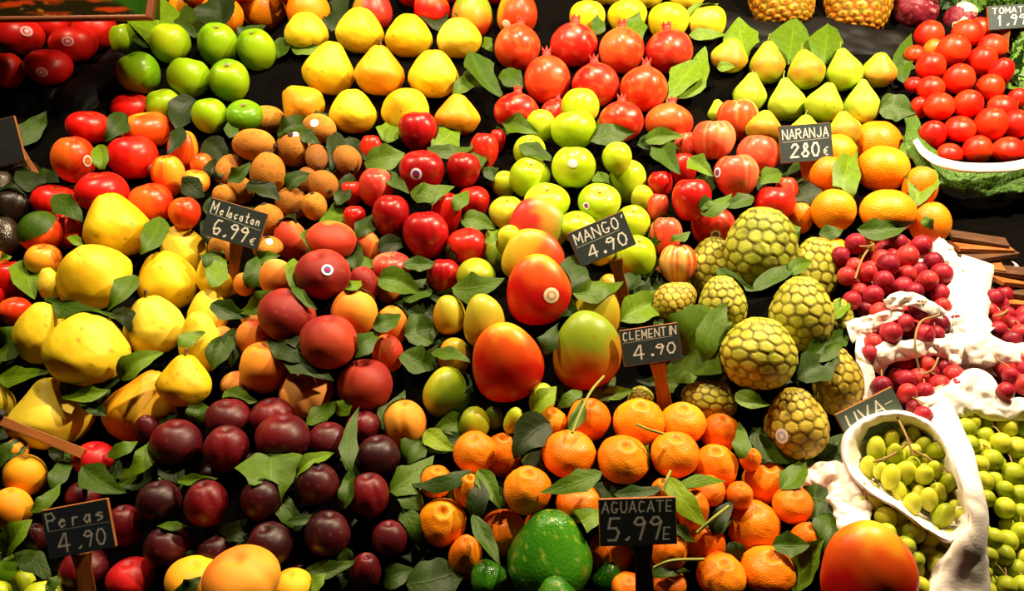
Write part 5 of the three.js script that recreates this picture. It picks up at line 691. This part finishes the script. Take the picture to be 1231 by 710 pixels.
// ------------------------------------------------------------------ upper corners and the right edge
{ // framed board hanging over the dark apples
  const d = 1.38, P = (x, y) => at(x, y, d), G = new THREE.Group(); addTop(G, 'framed_board'); const O = P(90, 22); G.position.copy(O); tag(G, 'wooden framed board with blurred orange and green blotches over the dark apples', 'framed board');
  const rail = (a, b, w) => { const A = P(...a), B = P(...b), L = A.distanceTo(B), g = new RoundedBoxGeometry(L, w, 0.014, 2, 0.003); const uv = g.attributes.uv; for (let i = 0; i < uv.count; i++) uv.setXY(i, uv.getY(i) * 0.3, uv.getX(i)); const m = part('frame_rail', g, M.frameWood, G); const X = B.clone().sub(A).normalize(), Z = FWD.clone().negate(), Y = Z.clone().cross(X).normalize(); basis(m, X, Y, X.clone().cross(Y)); m.position.copy(A.add(B).multiplyScalar(0.5)).sub(O); };
  rail([-120, 25], [182, 21], 0.0075); rail([179, 24], [200, -110], 0.012); rail([-120, 25], [-120, -110], 0.012); rail([-124, -110], [204, -110], 0.012);
  const blotchTex = dataTex(256, 128, (u, v) => { const n = fbm(u * 14, v * 16, 3), q = 0.5 + 0.5 * nz(u * 8 + n, v * 14, 8); let c = mix3([0.1, 0.08, 0.03], [0.55, 0.17, 0.04], sst(0.45, 0.7, q)); c = mix3(c, [0.6, 0.4, 0.06], sst(0.2, 0.5, n)); c = mix3(c, [0.12, 0.26, 0.04], sst(0.05, 0.3, nz(u * 5, v * 4, 20) + (u - 0.75) * 0.9)); return c; }, true);  // blurred brown, orange, yellow and green blotches over the panel
  const w = P(-118, 0).distanceTo(P(190, 0)), h = P(0, -108).distanceTo(P(0, 22)); const pn = part('blotched_panel', new THREE.BoxGeometry(w, h, 0.004), std({ map: blotchTex, roughness: 0.12 }), G); basis(pn, RGT, UPV, FWD.clone().negate()); pn.position.copy(P(36, -43)).sub(O).addScaledVector(FWD, 0.006);
  for (const x of [-90, 170]) { const A = P(x, -110), g = new THREE.CylinderGeometry(0.0015, 0.0015, 1.9, 5); g.translate(0, 0.95, 0); const c = part('hanging_wire', g, M.stem, G); c.position.copy(A).sub(O); }
}
{ // radicchio heads
  const rad = (x, y, rx, ry, label, cream) => {
    const f = (k, cup) => revolve((th, ph) => { const s = S(th), c = C(th); const n = 1 + 0.06 * nz(C(ph) * s * 2 + k, c * 2, S(ph) * s * 2) + 0.03 * Math.abs(streak(ph, k, 14)); return pt(s * n, c * n, ph); }, (th, ph, p) => { const v = Math.abs(nz(C(ph) * 5 + k, S(ph) * 5, C(th) * 0.8)), w = Math.abs(nz(ph * 2 + k, th * 5, 2)); return mix3(mix3(hexc('#5e1022'), hexc('#7e1a30'), 0.5 + 0.5 * sp(p, 3, k)), hexc('#d8a8a0'), (1 - sst(0.015, 0.07, v)) * 0.9 * sst(0.2, 0.9, th / 2) + (1 - sst(0.0, 0.04, w)) * 0.35); }, 60, 40);
    const d = layer(x, y) + 0.03, k = d / FPX, m = new THREE.Mesh(f(x, 0), M.satin); m.position.copy(at(x, y, d)); m.scale.set(rx * k, ry * k, rx * k); m.rotation.set(0.5, 0.4, 0.9); addTop(m, 'radicchio'); tag(m, label, 'radicchio', 'radicchio heads behind the tomatoes');
    const cols = cream ? ['#e8d8b0', '#e4cca8', '#7a1428'] : ['#6a1226', '#58101f'];
    cols.forEach((c, i) => { const g = new THREE.SphereGeometry(1.02 + i * 0.03, 24, 16, i * 2.1 + 0.4, 1.5, 0.5, 1.6); const P = g.attributes.position; for (let q = 0; q < P.count; q++) { const n = 1 + 0.12 * nz(P.getX(q) * 3 + i, P.getY(q) * 3, P.getZ(q) * 3); P.setXYZ(q, P.getX(q) * n, P.getY(q) * n, P.getZ(q) * n); } g.computeVertexNormals(); part('outer_leaf', g, std({ color: c, roughness: 0.45, side: THREE.DoubleSide }), m); });
  };
  rad(1101, 13, 24, 29, 'large purple radicchio head with pale veins beside the pineapples', false);
  rad(1155, 22, 18, 15, 'small radicchio with cream and purple leaves above the tomatoes', true);
}
{ // frilly greens: blades nobody could count
  const blades = (x0, x1, y0, y1, n, name, label) => {
    const gs = []; for (let i = 0; i < n; i++) { const x = rr(x0, x1), y = rr(y0, y1), d = layer(x, y) + rr(0.0, 0.06); const p = at(x, y, d), g = new THREE.PlaneGeometry(rr(0.004, 0.012), rr(0.02, 0.05), 2, 5), P = g.attributes.position, cl = [], b = mix3(hexc('#16300c'), hexc('#6a9a2a'), rnd() ** 2); for (let q = 0; q < P.count; q++) { const t = P.getY(q) / 0.05; P.setX(q, P.getX(q) * (1 - t * t * 1.5) + 0.004 * S(t * 12 + i)); P.setZ(q, 0.012 * t * t + 0.15 * Math.abs(P.getX(q))); cl.push(...b); } g.setAttribute('color', new THREE.Float32BufferAttribute(cl, 3)); g.rotateX(rr(-1.2, 0.4)); g.rotateZ(rr(-1.4, 1.4)); g.rotateY(rr(-1.5, 1.5)); g.translate(p.x, p.y, p.z); gs.push(g); }
    const g = mergeGeometries(gs); g.computeVertexNormals(); tag(addTop(new THREE.Mesh(g, std({ vertexColors: true, roughness: 0.5, side: THREE.DoubleSide })), name), label, 'greens', null, 'stuff');
  };
  blades(1132, 1250, -30, 8, 420, 'curly_greens', 'curly dark salad greens along the top above the tomatoes');
  blades(1218, 1265, 36, 135, 420, 'curly_greens', 'curly salad greens right of the tomatoes');
}
{ // thin wooden slats stacked right of the grapes
  const sl = [[1176, 287, 64, 5, 4, 'topmost'], [1180, 297, 66, 6, 2, 'second'], [1186, 306, 72, 6, -1, 'third'], [1172, 318, 62, 7, 3, 'fourth'], [1212, 326, 56, 6, 6, 'fifth'], [1216, 338, 56, 6, 12, 'sixth'], [1218, 350, 54, 6, 2, 'seventh'], [1222, 362, 54, 6, 4, 'lowest']];
  sl.forEach(([x, y, w, h, a, n], i) => { const d = layer(x, y) + 0.02, k = d / FPX, g = new RoundedBoxGeometry(w * k, h * k, 0.035, 2, 0.0015); const uv = g.attributes.uv; for (let q = 0; q < uv.count; q++) uv.setXY(q, uv.getY(q) * 0.2, uv.getX(q)); const m = new THREE.Mesh(g, i % 2 ? M.wood : M.darkWood); m.position.copy(at(x, y, d)); m.rotation.set(0.0, (i % 3 - 1) * 0.3, -a * Math.PI / 180); addTop(m, 'wooden_slat'); tag(m, `thin wooden slat, ${n} of the stack right of the tissue paper`, 'slat', 'wooden slats stacked by the grapes'); });
}
scene.traverse(o => { if (o.isMesh) { o.castShadow = true; o.receiveShadow = true; } });
renderer.render(scene, camera);
